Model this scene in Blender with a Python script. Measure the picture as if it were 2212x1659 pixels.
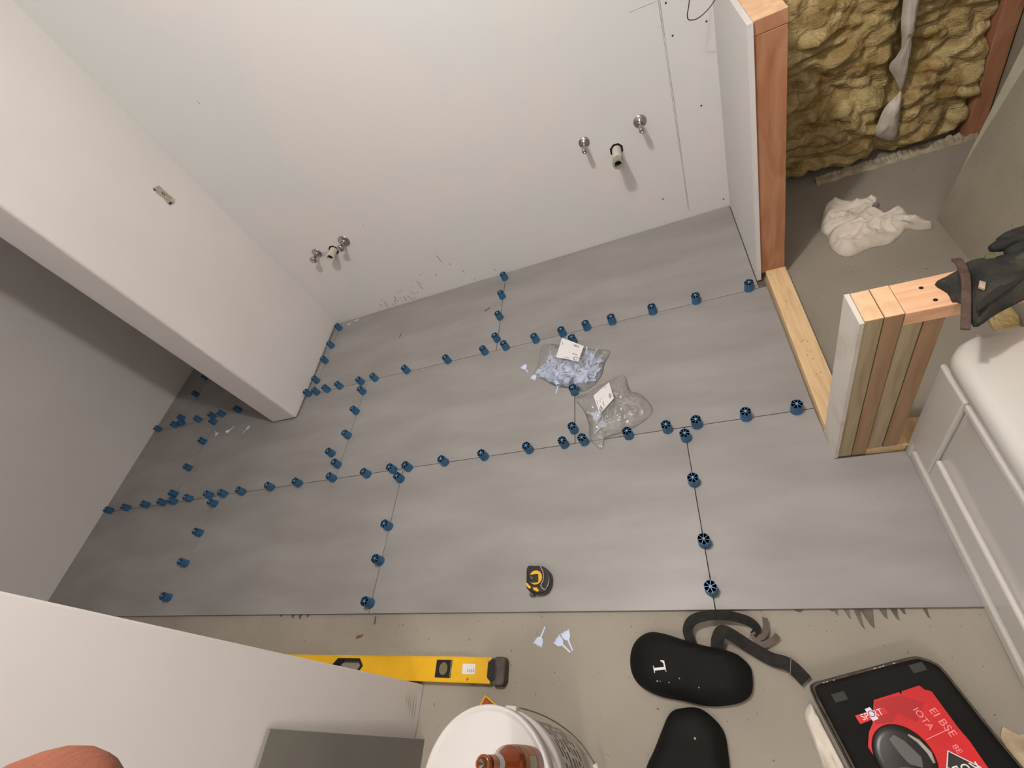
import bpy, bmesh, math, random
from mathutils import Vector, Matrix, noise
random.seed(7)
PI = math.pi
for o in list(bpy.data.objects): bpy.data.objects.remove(o)
scn = bpy.context.scene
C = scn.collection

# ---------------------------------------------------------------- camera, world, lights, exposure
cam = bpy.data.objects.new('camera', bpy.data.cameras.new('camera')); C.objects.link(cam)
cam.data.sensor_width = 36; cam.data.lens = 1009.04/2212*36
cam.data.clip_start = 0.005; cam.data.clip_end = 50
R = Matrix(((0.91195913, -(-0.18789463), -(-0.3647275)),
            (0.07665938, -(-0.79527894), -(0.60137738)),
            (-0.40305568, -(-0.57639137), -(-0.71085801))))
CAM = Vector((0, 0, 1.54))
cam.matrix_world = Matrix.Translation(CAM) @ R.to_4x4()
scn.camera = cam

w = bpy.data.worlds.new('world'); scn.world = w; w.use_nodes = True
w.node_tree.nodes['Background'].inputs[0].default_value = (1.0, 0.95, 0.88, 1)
w.node_tree.nodes['Background'].inputs[1].default_value = 0.15

def lamp(name, loc, power, radius, col):
    l = bpy.data.lights.new(name, 'POINT'); l.energy = power; l.shadow_soft_size = radius; l.color = col
    o = bpy.data.objects.new(name, l); C.objects.link(o); o.location = loc; return o
lamp('ceiling_light', (-0.41, 0.68, 2.55), 67, 0.045, (1.0, 0.965, 0.935))
lamp('hall_light', (-0.05, -1.25, 2.45), 25, 0.05, (1.0, 0.965, 0.93))
_l = bpy.data.lights.new('hall_fill_light', 'AREA'); _l.shape = 'RECTANGLE'; _l.size = 1.6; _l.size_y = 1.0; _l.energy = 3; _l.color = (1.0, 0.95, 0.89)
_o = bpy.data.objects.new('hall_fill_light', _l); C.objects.link(_o); _o.location = (0.5, -1.6, 2.62)  # broad soft fill added to brighten the room, not a visible fixture
scn.view_settings.view_transform = 'Standard'
scn.view_settings.look = 'None'
scn.view_settings.gamma = 1
scn.view_settings.use_curve_mapping = False
scn.view_settings.exposure = 0.30

# ---------------------------------------------------------------- helpers
def s2l(r, g, b):
    f = lambda c: (c/255/12.92) if c/255 <= 0.04045 else ((c/255+0.055)/1.055)**2.4
    return (f(r), f(g), f(b), 1)

def mat(name, col, rough=0.6, col2=None, scale=8, stretch=(1, 1, 1), detail=6, lo=0.35, hi=0.65, bump=0, bscale=60,
        metal=0, spec=0.4, coat=0, sheen=0, speck=None, speckscale=90, specklo=0.70, distort=0, bdist=0.004):
    m = bpy.data.materials.new(name); m.use_nodes = True
    nt = m.node_tree; N = nt.nodes; L = nt.links
    b = N['Principled BSDF']
    b.inputs['Base Color'].default_value = col
    b.inputs['Roughness'].default_value = rough
    b.inputs['Metallic'].default_value = metal
    b.inputs['Specular IOR Level'].default_value = spec
    b.inputs['Coat Weight'].default_value = coat
    b.inputs['Sheen Weight'].default_value = sheen
    tc = N.new('ShaderNodeTexCoord'); mp = N.new('ShaderNodeMapping'); mp.inputs['Scale'].default_value = stretch
    L.new(tc.outputs['Object'], mp.inputs['Vector'])
    out = None
    if col2 is not None:
        n = N.new('ShaderNodeTexNoise'); n.inputs['Scale'].default_value = scale; n.inputs['Detail'].default_value = detail
        n.inputs['Distortion'].default_value = distort
        L.new(mp.outputs[0], n.inputs['Vector'])
        r = N.new('ShaderNodeValToRGB'); r.color_ramp.elements[0].position = lo; r.color_ramp.elements[1].position = hi
        r.color_ramp.elements[0].color = col; r.color_ramp.elements[1].color = col2
        L.new(n.outputs[0], r.inputs[0]); out = r.outputs[0]
    if speck is not None:
        n = N.new('ShaderNodeTexNoise'); n.inputs['Scale'].default_value = speckscale; n.inputs['Detail'].default_value = 3
        L.new(tc.outputs['Object'], n.inputs['Vector'])
        r = N.new('ShaderNodeValToRGB'); r.color_ramp.elements[0].position = specklo; r.color_ramp.elements[1].position = specklo+0.04
        L.new(n.outputs[0], r.inputs[0])
        mx = N.new('ShaderNodeMix'); mx.data_type = 'RGBA'
        L.new(r.outputs[0], mx.inputs[0])
        if out is not None: L.new(out, mx.inputs[6])
        else: mx.inputs[6].default_value = col
        mx.inputs[7].default_value = speck; out = mx.outputs[2]
    if out is not None: L.new(out, b.inputs['Base Color'])
    if bump:
        n = N.new('ShaderNodeTexNoise'); n.inputs['Scale'].default_value = bscale; n.inputs['Detail'].default_value = 5
        L.new(mp.outputs[0], n.inputs['Vector'])
        bp = N.new('ShaderNodeBump'); bp.inputs['Strength'].default_value = bump; bp.inputs['Distance'].default_value = bdist
        L.new(n.outputs[0], bp.inputs['Height']); L.new(bp.outputs[0], b.inputs['Normal'])
    return m

def film(name, tint, opac, bump=0.6, bscale=30):
    """thin clear plastic film: see-through with wrinkled glossy highlights and a faint milky body"""
    m = bpy.data.materials.new(name); m.use_nodes = True
    nt = m.node_tree; N = nt.nodes; L = nt.links
    for n in list(N): N.remove(n)
    o = N.new('ShaderNodeOutputMaterial'); t = N.new('ShaderNodeBsdfTransparent'); t.inputs[0].default_value = (0.99, 0.99, 0.99, 1)
    d1 = N.new('ShaderNodeBsdfDiffuse'); d1.inputs[0].default_value = tint
    d2 = N.new('ShaderNodeBsdfTranslucent'); d2.inputs[0].default_value = tint
    d = N.new('ShaderNodeMixShader'); d.inputs[0].default_value = 0.5; L.new(d1.outputs[0], d.inputs[1]); L.new(d2.outputs[0], d.inputs[2])
    g = N.new('ShaderNodeBsdfGlossy'); g.inputs['Roughness'].default_value = 0.10
    tc = N.new('ShaderNodeTexCoord'); ns = N.new('ShaderNodeTexNoise'); ns.inputs['Scale'].default_value = bscale
    ns.inputs['Detail'].default_value = 4; L.new(tc.outputs['Object'], ns.inputs['Vector'])
    bp = N.new('ShaderNodeBump'); bp.inputs['Strength'].default_value = bump; bp.inputs['Distance'].default_value = 0.02
    L.new(ns.outputs[0], bp.inputs['Height']); L.new(bp.outputs[0], g.inputs['Normal'])
    fr0 = N.new('ShaderNodeFresnel'); fr0.inputs[0].default_value = 1.3
    fr = N.new('ShaderNodeMath'); fr.operation = 'ADD'; fr.inputs[1].default_value = 0.10; L.new(fr0.outputs[0], fr.inputs[0])
    a = N.new('ShaderNodeMixShader'); a.inputs[0].default_value = opac
    L.new(t.outputs[0], a.inputs[1]); L.new(d.outputs[0], a.inputs[2])
    b = N.new('ShaderNodeMixShader'); L.new(fr.outputs[0], b.inputs[0]); L.new(a.outputs[0], b.inputs[1]); L.new(g.outputs[0], b.inputs[2])
    L.new(b.outputs[0], o.inputs[0]); return m

def tag(o, label=None, cat=None, group=None, kind=None):
    if label: o['label'] = label
    if cat: o['category'] = cat
    if group: o['group'] = group
    if kind: o['kind'] = kind
    return o

def obj(name, bm, m, parent=None, smooth=False, loc=(0, 0, 0), rot=(0, 0, 0), bevel=0, seg=2):
    me = bpy.data.meshes.new(name)
    bmesh.ops.recalc_face_normals(bm, faces=bm.faces)
    if smooth:
        for f in bm.faces: f.smooth = True
    bm.to_mesh(me); bm.free()
    me.materials.append(m)
    o = bpy.data.objects.new(name, me); C.objects.link(o)
    o.location = loc; o.rotation_euler = rot
    if parent is not None: o.parent = parent
    if bevel:
        b = o.modifiers.new('bevel', 'BEVEL'); b.width = bevel; b.segments = seg; b.limit_method = 'ANGLE'; b.angle_limit = 0.6
    if smooth == 'auto' or (bevel and not smooth):
        pass
    return o

def thing(name, label, cat, loc=(0, 0, 0), rz=0, group=None):
    o = bpy.data.objects.new(name, None); C.objects.link(o); o.empty_display_size = 0.05
    o.location = loc; o.rotation_euler = (0, 0, rz)
    return tag(o, label, cat, group)

def struct(name, bm, m, label=None, parent=None, **k):
    o = obj(name, bm, m, parent, **k)
    if parent is None: o['kind'] = 'structure'
    if label: o['label'] = label
    return o

def B(): return bmesh.new()
def box(bm, x0, x1, y0, y1, z0, z1):
    v = [bm.verts.new((x, y, z)) for x in (x0, x1) for y in (y0, y1) for z in (z0, z1)]
    for f in ((0, 1, 3, 2), (4, 6, 7, 5), (0, 4, 5, 1), (2, 3, 7, 6), (0, 2, 6, 4), (1, 5, 7, 3)):
        bm.faces.new([v[i] for i in f])
    return bm
def prism(bm, pts, z0, z1, mtx=None):
    lo = [Vector((p[0], p[1], z0)) for p in pts]; hi = [Vector((p[0], p[1], z1)) for p in pts]
    if mtx: lo = [mtx @ p for p in lo]; hi = [mtx @ p for p in hi]
    lo = [bm.verts.new(p) for p in lo]; hi = [bm.verts.new(p) for p in hi]
    n = len(pts)
    bm.faces.new(lo[::-1]); bm.faces.new(hi)
    for i in range(n): bm.faces.new((lo[i], lo[(i+1) % n], hi[(i+1) % n], hi[i]))
    return bm
def lathe(bm, prof, n=32, mtx=None, cap=True, a0=0, a1=2*PI):
    full = abs(a1-a0-2*PI) < 1e-6
    cnt = n if full else n+1
    rings = []
    for r, z in prof:
        ring = []
        for i in range(cnt):
            a = a0+(a1-a0)*i/n
            p = Vector((r*math.cos(a), r*math.sin(a), z))
            if mtx: p = mtx @ p
            ring.append(bm.verts.new(p))
        rings.append(ring)
    for k in range(len(rings)-1):
        for i in range(n):
            j = (i+1) % cnt
            bm.faces.new((rings[k][i], rings[k][j], rings[k+1][j], rings[k+1][i]))
    if cap and full:
        if prof[0][0] > 1e-5: bm.faces.new(rings[0][::-1])
        if prof[-1][0] > 1e-5: bm.faces.new(rings[-1])
    return bm
def tube(bm, path, r, n=10, flat=None):
    """round tube along a path; flat=(width, thickness) makes a strap instead"""
    path = [Vector(p) for p in path]
    rings = []; up0 = None
    for i, p in enumerate(path):
        t = (path[min(i+1, len(path)-1)]-path[max(i-1, 0)]).normalized()
        up = Vector((0, 0, 1)) if abs(t.z) < 0.95 else Vector((0, 1, 0))
        if up0 is not None and not flat: up = up0
        s = t.cross(up).normalized(); u = s.cross(t).normalized(); up0 = u
        rr = r[i] if isinstance(r, (list, tuple)) else r
        if flat:
            tw = flat[2][i] if len(flat) > 2 else 0
            q = Matrix.Rotation(tw, 3, t); s2 = q @ s; u2 = q @ u
            a, b = flat[0]/2, flat[1]/2
            ring = [bm.verts.new(p+s2*x+u2*y) for x, y in ((-a, -b), (a, -b), (a, b), (-a, b))]
        else:
            ring = [bm.verts.new(p+(s*math.cos(2*PI*k/n)+u*math.sin(2*PI*k/n))*rr) for k in range(n)]
        rings.append(ring)
    m = len(rings[0])
    for a, b in zip(rings, rings[1:]):
        for k in range(m): bm.faces.new((a[k], a[(k+1) % m], b[(k+1) % m], b[k]))
    bm.faces.new(rings[0][::-1]); bm.faces.new(rings[-1])
    return bm
def catmull(pts, n, closed=True):
    pts = [Vector((p[0], p[1], p[2] if len(p) > 2 else 0)) for p in pts]; out = []; m = len(pts)
    rng = m if closed else m-1
    for i in range(rng):
        if closed: p0, p1, p2, p3 = pts[i-1], pts[i], pts[(i+1) % m], pts[(i+2) % m]
        else: p0, p1, p2, p3 = pts[max(i-1, 0)], pts[i], pts[i+1], pts[min(i+2, m-1)]
        for k in range(n):
            t = k/n
            out.append(0.5*((2*p1)+(-p0+p2)*t+(2*p0-5*p1+4*p2-p3)*t*t+(-p0+3*p1-3*p2+p3)*t**3))
    if not closed: out.append(pts[-1])
    return out
def dome(outline, zf, rings=20, sub=4, base=0.0, smooth_outline=True, centre=None, close=True):
    """closed soft body standing on its outline; zf(x, y, t) gives height, t = 0 at the rim and 1 in the middle"""
    bm = B()
    ol = catmull(outline, sub) if smooth_outline else [Vector((p[0], p[1], 0)) for p in outline]
    c = Vector((centre[0], centre[1], 0)) if centre else sum(ol, Vector())/len(ol); c.z = 0
    prev = None; n = len(ol)
    first = None
    for k in range(rings):
        s = 1-k/rings
        ring = []
        for p in ol:
            q = c+(p-c)*s
            ring.append(bm.verts.new((q.x, q.y, base+zf(q.x, q.y, 1-s))))
        if prev:
            for i in range(n): bm.faces.new((prev[i], prev[(i+1) % n], ring[(i+1) % n], ring[i]))
        else: first = ring
        prev = ring
    top = bm.verts.new((c.x, c.y, base+zf(c.x, c.y, 1)))
    for i in range(n): bm.faces.new((prev[i], prev[(i+1) % n], top))
    if close:
        low = [bm.verts.new((v.co.x, v.co.y, base)) for v in first]
        for i in range(n): bm.faces.new((first[(i+1) % n], first[i], low[i], low[(i+1) % n]))
        bm.faces.new(low)
    return bm
def text(name, s, size, mtx, m, parent, depth=0.0006, font_squeeze=1.0):
    cu = bpy.data.curves.new(name, 'FONT'); cu.body = s; cu.size = size; cu.extrude = depth; cu.align_x = 'CENTER'; cu.align_y = 'CENTER'
    t = bpy.data.objects.new('tmp', cu); C.objects.link(t)
    dg = bpy.context.evaluated_depsgraph_get()
    me = bpy.data.meshes.new_from_object(t.evaluated_get(dg))
    bpy.data.objects.remove(t)
    me.transform(mtx @ Matrix.Diagonal((font_squeeze, 1, 1, 1)))
    me.materials.clear(); me.materials.append(m)
    o = bpy.data.objects.new(name, me); C.objects.link(o); o.parent = parent
    return o
def copy_tree(o, parent=None):
    c = o.copy(); C.objects.link(c)
    if parent is not None: c.parent = parent
    for ch in [x for x in bpy.data.objects if x.parent == o]: copy_tree(ch, c)
    return c
def nz(x, y, z=0, s=1): return noise.noise(Vector((x*s, y*s, z)))

# ---------------------------------------------------------------- materials
M_tile = mat('porcelain_tile', s2l(134, 130, 127), 0.42, s2l(154, 151, 148), 3.4, (0.6, 2.2, 1), 9, 0.3, 0.7, speck=s2l(124, 119, 115), speckscale=140, specklo=0.7, spec=0.45)
M_conc = mat('bare_concrete', s2l(138, 130, 118), 0.8, s2l(156, 148, 136), 2.2, detail=8, lo=0.3, hi=0.7, speck=s2l(112, 102, 88), speckscale=70, specklo=0.69, bump=0.25, bscale=120)
M_thin = mat('grey_mortar', s2l(84, 76, 66), 0.9, s2l(110, 100, 88), 30, bump=0.5, bscale=90)
M_wall = mat('primed_drywall', s2l(215, 210, 206), 0.75, s2l(222, 217, 214), 1.3, detail=3, lo=0.35, hi=0.65, speck=s2l(196, 188, 178), speckscale=60, specklo=0.78, bump=0.06, bscale=180)
M_wallb = mat('patched_drywall', s2l(216, 211, 208), 0.72, s2l(209, 211, 208), 1.6, detail=3, lo=0.42, hi=0.60, speck=s2l(190, 182, 172), speckscale=50, specklo=0.76, bump=0.05, bscale=150)
M_gyp = mat('raw_drywall_edge', s2l(214, 207, 198), 0.9, s2l(188, 180, 168), 14, lo=0.45, hi=0.75, bump=0.3, bscale=80)
M_gypv = mat('dusty_drywall_edge', s2l(214, 207, 198), 0.9, s2l(192, 184, 170), 9, lo=0.5, hi=0.75)
M_gypg = mat('grey_drywall_paper', s2l(142, 134, 118), 0.85, s2l(156, 148, 132), 4, speck=s2l(120, 110, 92), speckscale=90, specklo=0.68, bump=0.1, bscale=150)
M_gypt = mat('pale_drywall_bevel', s2l(182, 178, 158), 0.85, s2l(164, 160, 138), 10)
M_red = mat('reddish_lumber', s2l(150, 98, 66), 0.7, s2l(188, 140, 108), 5, (3, 3, 0.7), 6, 0.3, 0.72, bump=0.15, bscale=40, distort=1.2)
M_pine = mat('pale_pine', s2l(226, 196, 152), 0.65, s2l(204, 168, 124), 9, (8, 0.7, 8), 5, 0.35, 0.75, bump=0.08, bscale=40, distort=0.6)
M_pinev = mat('aged_pine_upright', s2l(176, 162, 130), 0.7, s2l(150, 132, 102), 7, (6, 6, 0.5), 5, 0.35, 0.7, bump=0.1, bscale=40, distort=0.6)
M_pinev2 = mat('brown_pine_upright', s2l(166, 134, 102), 0.7, s2l(146, 116, 86), 7, (6, 6, 0.5), 5, 0.35, 0.7, bump=0.1, bscale=40, distort=0.6)
M_end = mat('cut_lumber_end', s2l(232, 196, 156), 0.75, s2l(216, 176, 138), 30, bump=0.1, bscale=120)
M_pinet = mat('pink_pine_plate', s2l(232, 188, 150), 0.7, s2l(214, 160, 124), 8, (0.8, 8, 8), 5, 0.35, 0.7, bump=0.08, bscale=40, distort=0.5)
M_cap = mat('blue_cap_plastic', s2l(44, 92, 128), 0.38, s2l(52, 104, 142), 30, spec=0.5)
M_capl = mat('blue_spoke_highlight', s2l(84, 128, 160), 0.35)  # lighter blue: highlight along the spoke tops is put into the colour
M_capd = mat('shaded_cap_recess', s2l(8, 20, 40), 0.6)  # near black: shade deep in the cap cells is put into the colour
M_hub = mat('pale_blue_stem', s2l(146, 178, 204), 0.35)
M_clip = mat('light_blue_clip', s2l(208, 220, 244), 0.4, s2l(190, 206, 238), 20)
M_clipb = mat('clear_blue_base', s2l(120, 148, 170), 0.35)
M_chrome = mat('chrome', s2l(196, 194, 190), 0.2, metal=1.0, col2=s2l(170, 166, 160), scale=40)
M_pipe = mat('white_drain_pipe', s2l(214, 206, 196), 0.4, s2l(196, 186, 172), 12)
M_dark = mat('dark_hollow', s2l(22, 18, 14), 0.9)
M_yel = mat('yellow_enamel', s2l(226, 176, 26), 0.45, s2l(206, 156, 28), 6, lo=0.4, hi=0.8, speck=s2l(150, 104, 30), speckscale=40, specklo=0.72)
M_blk = mat('black_rubber', s2l(40, 38, 36), 0.7, s2l(54, 52, 48), 20, bump=0.3, bscale=200)
M_blkp = mat('black_plastic', s2l(30, 28, 27), 0.35, spec=0.5)
M_foam = mat('black_foam', spec=0.15, col=s2l(19, 18, 17), rough=0.75, col2= s2l(25, 24, 22), scale=9, bump=0.25, bscale=260)
M_strap = mat('black_webbing', spec=0.15, col=s2l(36, 34, 31), rough=0.8, col2= s2l(46, 44, 40), scale=60, bump=0.5, bscale=300)
M_wht = mat('white_plastic', s2l(206, 202, 199), 0.35, s2l(198, 194, 190), 4, spec=0.5)
M_paper = mat('white_label_paper', s2l(222, 221, 221), 0.6)
M_ink = mat('black_print', s2l(40, 36, 36), 0.6)
M_inkg = mat('grey_print', s2l(120, 112, 100), 0.6, s2l(96, 86, 74), 60)
M_inkl = mat('pale_grey_print', s2l(176, 170, 160), 0.6, s2l(156, 150, 138), 30)
M_tub = mat('white_acrylic', s2l(200, 197, 191), 0.2, s2l(198, 194, 186), 3, spec=0.6, coat=0.4)
M_rag = mat('white_cotton', s2l(222, 212, 198), 0.95, s2l(200, 188, 168), 16, lo=0.45, hi=0.8, bump=0.3, bscale=200, sheen=0.2)
M_redl = mat('red_card', s2l(206, 34, 36), 0.35, s2l(190, 28, 32), 8, spec=0.5)
M_redd = mat('dark_red_card', s2l(168, 28, 34), 0.4)
M_pinkp = mat('pink_print', s2l(236, 140, 146), 0.5)
M_amber = mat('amber_glass', s2l(130, 56, 18), 0.12, spec=0.7)
M_skin = mat('skin', s2l(142, 88, 66), 0.55, s2l(128, 72, 52), 60, bump=0.1, bscale=900)
M_grime = mat('grime', s2l(96, 86, 76), 0.8)
M_scuff = mat('dark_scuff', s2l(104, 94, 84), 0.9)
M_pencil = mat('pencil_graphite', s2l(138, 132, 126), 0.8)
M_wire = mat('black_wire', s2l(44, 40, 38), 0.5)
M_glove = mat('worn_black_leather', s2l(30, 29, 27), 0.8, s2l(64, 62, 52), 16, lo=0.42, hi=0.72, bump=1.0, bscale=70, speck=s2l(112, 122, 92), speckscale=60, specklo=0.71)
M_gloveb = mat('brown_glove_binding', s2l(70, 54, 46), 0.8, s2l(92, 72, 64), 60, bump=0.5, bscale=150)
M_card = mat('beige_scrap', s2l(196, 178, 150), 0.9, s2l(160, 138, 112), 25)
M_orng = mat('orange_brown_print', s2l(176, 84, 30), 0.5, s2l(110, 44, 26), 26)
M_zip = mat('brown_piping', s2l(58, 50, 42), 0.8, s2l(82, 74, 62), 50, bump=0.5, bscale=200)
M_film = film('clear_film', (1, 1, 1, 1), 0.26, 1.0, 30)
M_film2 = film('milky_film', (1, 0.98, 0.94, 1), 0.28, 1.0, 24)
M_ins = mat('yellow_fibreglass', s2l(138, 110, 58), 0.95, s2l(202, 182, 132), 7, (1, 1, 2.0), 9, 0.33, 0.68, bump=1.0, bscale=70, bdist=0.01, distort=1.2)
M_pvc = mat('white_plastic_sheeting', s2l(206, 198, 186), 0.45, s2l(176, 164, 150), 14, bump=0.4, bscale=30)

# ---------------------------------------------------------------- room shell
ZC = -0.012   # bare concrete level; the tile tops are at z = 0
H = 2.66
bm = B(); box(bm, -3.75, 2.6, -2.6, 2.5, ZC-0.1, ZC); struct('floor', bm, M_conc, 'bare concrete slab floor')
bm = B(); box(bm, -3.75, 2.6, -2.6, 2.5, H, H+0.1); struct('ceiling', bm, M_wall)
bm = B(); box(bm, -3.72, -3.62, 0.0, 2.141, ZC, H); struct('wall_left', bm, M_wall, 'white side wall of the left alcove')
bm = B(); box(bm, -3.72, 0.404, 2.141, 2.24, ZC, H); wall_back = struct('wall_back', bm, M_wallb, 'white back wall with stub pipes')
bm = B(); box(bm, 0.404, 2.6, 2.235, 2.3, ZC, H); struct('wall_backing', bm, M_gypg)
bm = B(); box(bm, -2.356, -2.162, 1.378, 2.17, 0.0005, H)
struct('wall_partition', bm, M_wall, 'white partition wall with rounded corners', bevel=0.018, seg=5)
bm = B(); prism(bm, [(-3.62, 0), (-1.13, 0), (-1.13, -2.6), (-1.014, -2.6), (-1.014, 0.116), (-3.62, 0.116)], ZC, H)
struct('wall_front', bm, M_wall, 'white wall corner in the foreground', bevel=0.004)
bm = B(); box(bm, 2.5, 2.6, -2.6, 2.235, ZC, H); struct('wall_right', bm, M_wall)
bm = B(); box(bm, 1.262, 1.36, 0.8, 2.235, ZC, H); struct('wall_side', bm, M_gypg)
bm = B(); box(bm, -1.014, 2.6, -2.7, -2.6, ZC, H); struct('wall_hall', bm, M_wall)
# half wall beside the vanity area: white board on the left face and end
bm = B(); box(bm, 0.301, 0.317, 1.583, 2.141, 0.0005, 0.944)
struct('wall_stub', bm, M_wallb, 'white drywall face of the short half wall')

# marks on the back wall
scuff = [(-1.22, 0.252, -1.215, 0.19), (-1.18, 0.179, -1.178, 0.159), (-1.132, 0.108, -1.127, 0.082), (-1.295, 0.139, -1.295, 0.121), (-1.432, 0.133, -1.435, 0.058), (-1.42, 0.116, -1.416, 0.094), (-1.389, 0.168, -1.388, 0.156), (-1.365, 0.177, -1.363, 0.167), (-1.435, 0.165, -1.432, 0.157), (-1.464, 0.145, -1.463, 0.137), (-1.503, 0.149, -1.503, 0.139), (-1.584, 0.102, -1.588, 0.09), (-1.567, 0.107, -1.568, 0.088), (-1.498, 0.103, -1.496, 0.091), (-1.515, 0.077, -1.516, 0.047), (-1.499, 0.063, -1.5, 0.036), (-1.478, 0.055, -1.476, 0.041), (-1.637, 0.077, -1.641, 0.045), (-1.641, 0.045, -1.669, 0.033), (-1.631, 0.042, -1.641, 0.028), (-1.606, 0.058, -1.605, 0.024), (-1.579, 0.051, -1.588, 0.007), (-1.554, 0.05, -1.54, 0.003), (-1.525, 0.023, -1.518, 0.002), (-1.77, 0.063, -1.766, 0.027), (-1.726, 0.065, -1.735, 0.004), (-1.715, 0.061, -1.719, 0.028), (-1.686, 0.033, -1.683, 0.006), (-1.663, 0.031, -1.665, 0.002), (-1.418, 0.02, -1.415, 0.006), (-1.096, 0.026, -1.095, 0.013), (-0.951, 0.049, -0.953, 0.035), (-1.738, 0.083, -1.734, 0.068), (-1.798, 1.354, -1.794, 1.336), (-1.496, 0.572, -1.489, 0.557)]
def strokes(bm, segs, wd, y=2.1404):
    for x0, z0, x1, z1 in segs:
        d = Vector((x1-x0, 0, z1-z0)); L = d.length; d /= L; s = Vector((-d.z, 0, d.x)); n = max(2, int(L/0.012)); pr = None
        for i in range(n+1):
            t = i/n; p = Vector((x0, y, z0))+d*L*t+s*nz(x0*90, z0*90+t*3)*wd*1.5; h = wd*(0.75+0.5*nz(t*5, x0*40))*(1 if 0 < i < n else 0.4)
            a = bm.verts.new(p+s*h); b = bm.verts.new(p-s*h)
            if pr: bm.faces.new((pr[0], pr[1], b, a))
            pr = (a, b)
bm = B(); strokes(bm, scuff, 0.0022); o = struct('scuff_marks', bm, M_scuff, 'dark scuff marks low on the wall', parent=wall_back)
bm = B(); strokes(bm, [(0.131, 0.99, 0.119, 0.030), (0.11, 0.85, 0.128, 0.847)], 0.0010); strokes(bm, [(0.126, 0.97, 0.1145, 0.036), (0.019, 0.936, 0.123, 0.931)], 0.0009)
struct('pencil_line', bm, M_pencil, 'long vertical pencil line', parent=wall_back)
for x, z, lab in [(0.149, 0.913, 'dark screw head set in the wall beside the top of the pencil line'), (0.156, 0.804, 'dark screw head in the wall just below the hanging wire loop height'),
                  (0.275, 0.802, 'dark screw head below the hanging wire loop near the half wall'), (0.226, 0.513, 'dark screw head between the right valve and the half wall'),
                  (0.276, 0.042, 'dark screw head low in the corner by the half wall'), (0.010, 0.146, 'dark screw head low on the wall below the drain pipe')]:
    bm = B(); lathe(bm, [(0.0004, 0), (0.0036, 0.0005), (0.003, 0.0016), (0.0004, 0.0018)], 12, Matrix.Translation((x, 2.141, z)) @ Matrix.Rotation(PI/2, 4, 'X'))
    tag(obj('drywall_screw', bm, M_ink), lab, 'screw', 'screws in the back wall')

# ---------------------------------------------------------------- tiles
g = 0.0013
XL = -3.619
T = [
 ('front row tile in the far left corner by the alcove wall', [(XL, 0.330), (-2.534, 0.330), (-2.534, 0.938), (XL, 0.938)]),
 ('front row tile between the left and middle cross seams', [(-2.534, 0.330), (-1.304, 0.330), (-1.304, 0.938), (-2.534, 0.938)]),
 ('front row tile the tape measure lies on', [(-1.304, 0.330), (-0.077, 0.330), (-0.077, 0.938), (-1.304, 0.938)]),
 ('front row tile notched around the wooden half wall, beside the bathtub', [(-0.077, 0.330), (0.533, 0.330), (0.533, 0.752), (0.337, 0.752), (0.332, 0.938), (-0.077, 0.938)]),
 ('middle row tile running into the alcove at far left', [(XL, 0.938), (-2.936, 0.938), (-2.936, 1.540), (XL, 1.540)]),
 ('middle row tile in front of the white partition end', [(-2.936, 0.938), (-1.706, 0.938), (-1.706, 1.540), (-2.936, 1.540)]),
 ('middle row tile left of the two plastic bags', [(-1.706, 0.938), (-0.488, 0.938), (-0.488, 1.540), (-1.706, 1.540)]),
 ('middle row tile cut against the wooden sill', [(-0.488, 0.938), (0.332, 0.938), (0.328, 1.540), (-0.488, 1.540)]),
 ('back row tile deep in the alcove beside the left wall', [(XL, 1.540), (-3.338, 1.540), (-3.338, 2.139), (XL, 2.139)]),
 ('back row tile in the alcove behind the partition', [(-3.338, 1.540), (-2.118, 1.540), (-2.118, 2.139), (-3.338, 2.139)]),
 ('back row tile below the left pair of valves', [(-2.118, 1.540), (-0.897, 1.540), (-0.897, 2.139), (-2.118, 2.139)]),
 ('back row tile between the drain pipe and the half wall', [(-0.897, 1.540), (0.299, 1.540), (0.299, 2.139), (-0.897, 2.139)])]
for i, (lab, pts) in enumerate(T):
    cx = sum(p[0] for p in pts)/len(pts); cy = sum(p[1] for p in pts)/len(pts)
    q = []
    for x, y in pts:
        q.append((x+(g if x < cx else -g)-cx, y+(g if y < cy else -g)-cy))
    bm = B(); prism(bm, q, -0.0105, 0)
    o = obj('floor_tile', bm, M_tile, loc=(cx, cy, 0), bevel=0.0006, seg=1)
    tag(o, 'large grey porcelain ' + lab, 'tile', 'large grey floor tiles')
bm = B(); box(bm, XL, 0.531, 0.333, 0.75, ZC+0.0001, -0.0106); box(bm, XL, 0.33, 0.75, 2.139, ZC+0.0001, -0.0106)
for i, (x, l, wd) in enumerate([(0.206, 0.004, .014), (0.215, 0.014, .012), (0.24, 0.022, .014), (0.262, 0.046, .016), (0.283, 0.044, .030), (0.318, 0.022, .018), (0.341, 0.026, .016), (0.359, 0.012, .012), (0.405, 0.022, .010), (-1.70, .012, .02), (-1.66, .016, .02), (-1.62, .010, .015), (-1.77, .006, .02), (0.13, .005, .03)]):
    prism(bm, [(x-wd/2, 0.334), (x+wd/2, 0.334), (x+wd*0.22, 0.33-l*0.7), (x+0.004, 0.33-l), (x-wd*0.1, 0.33-l*0.8)], ZC+0.0001, ZC+0.0018)
tag(obj('mortar_bed', bm, M_thin), 'grey mortar squeezed out under the front edge of the tiles', 'mortar', kind='stuff')

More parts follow.
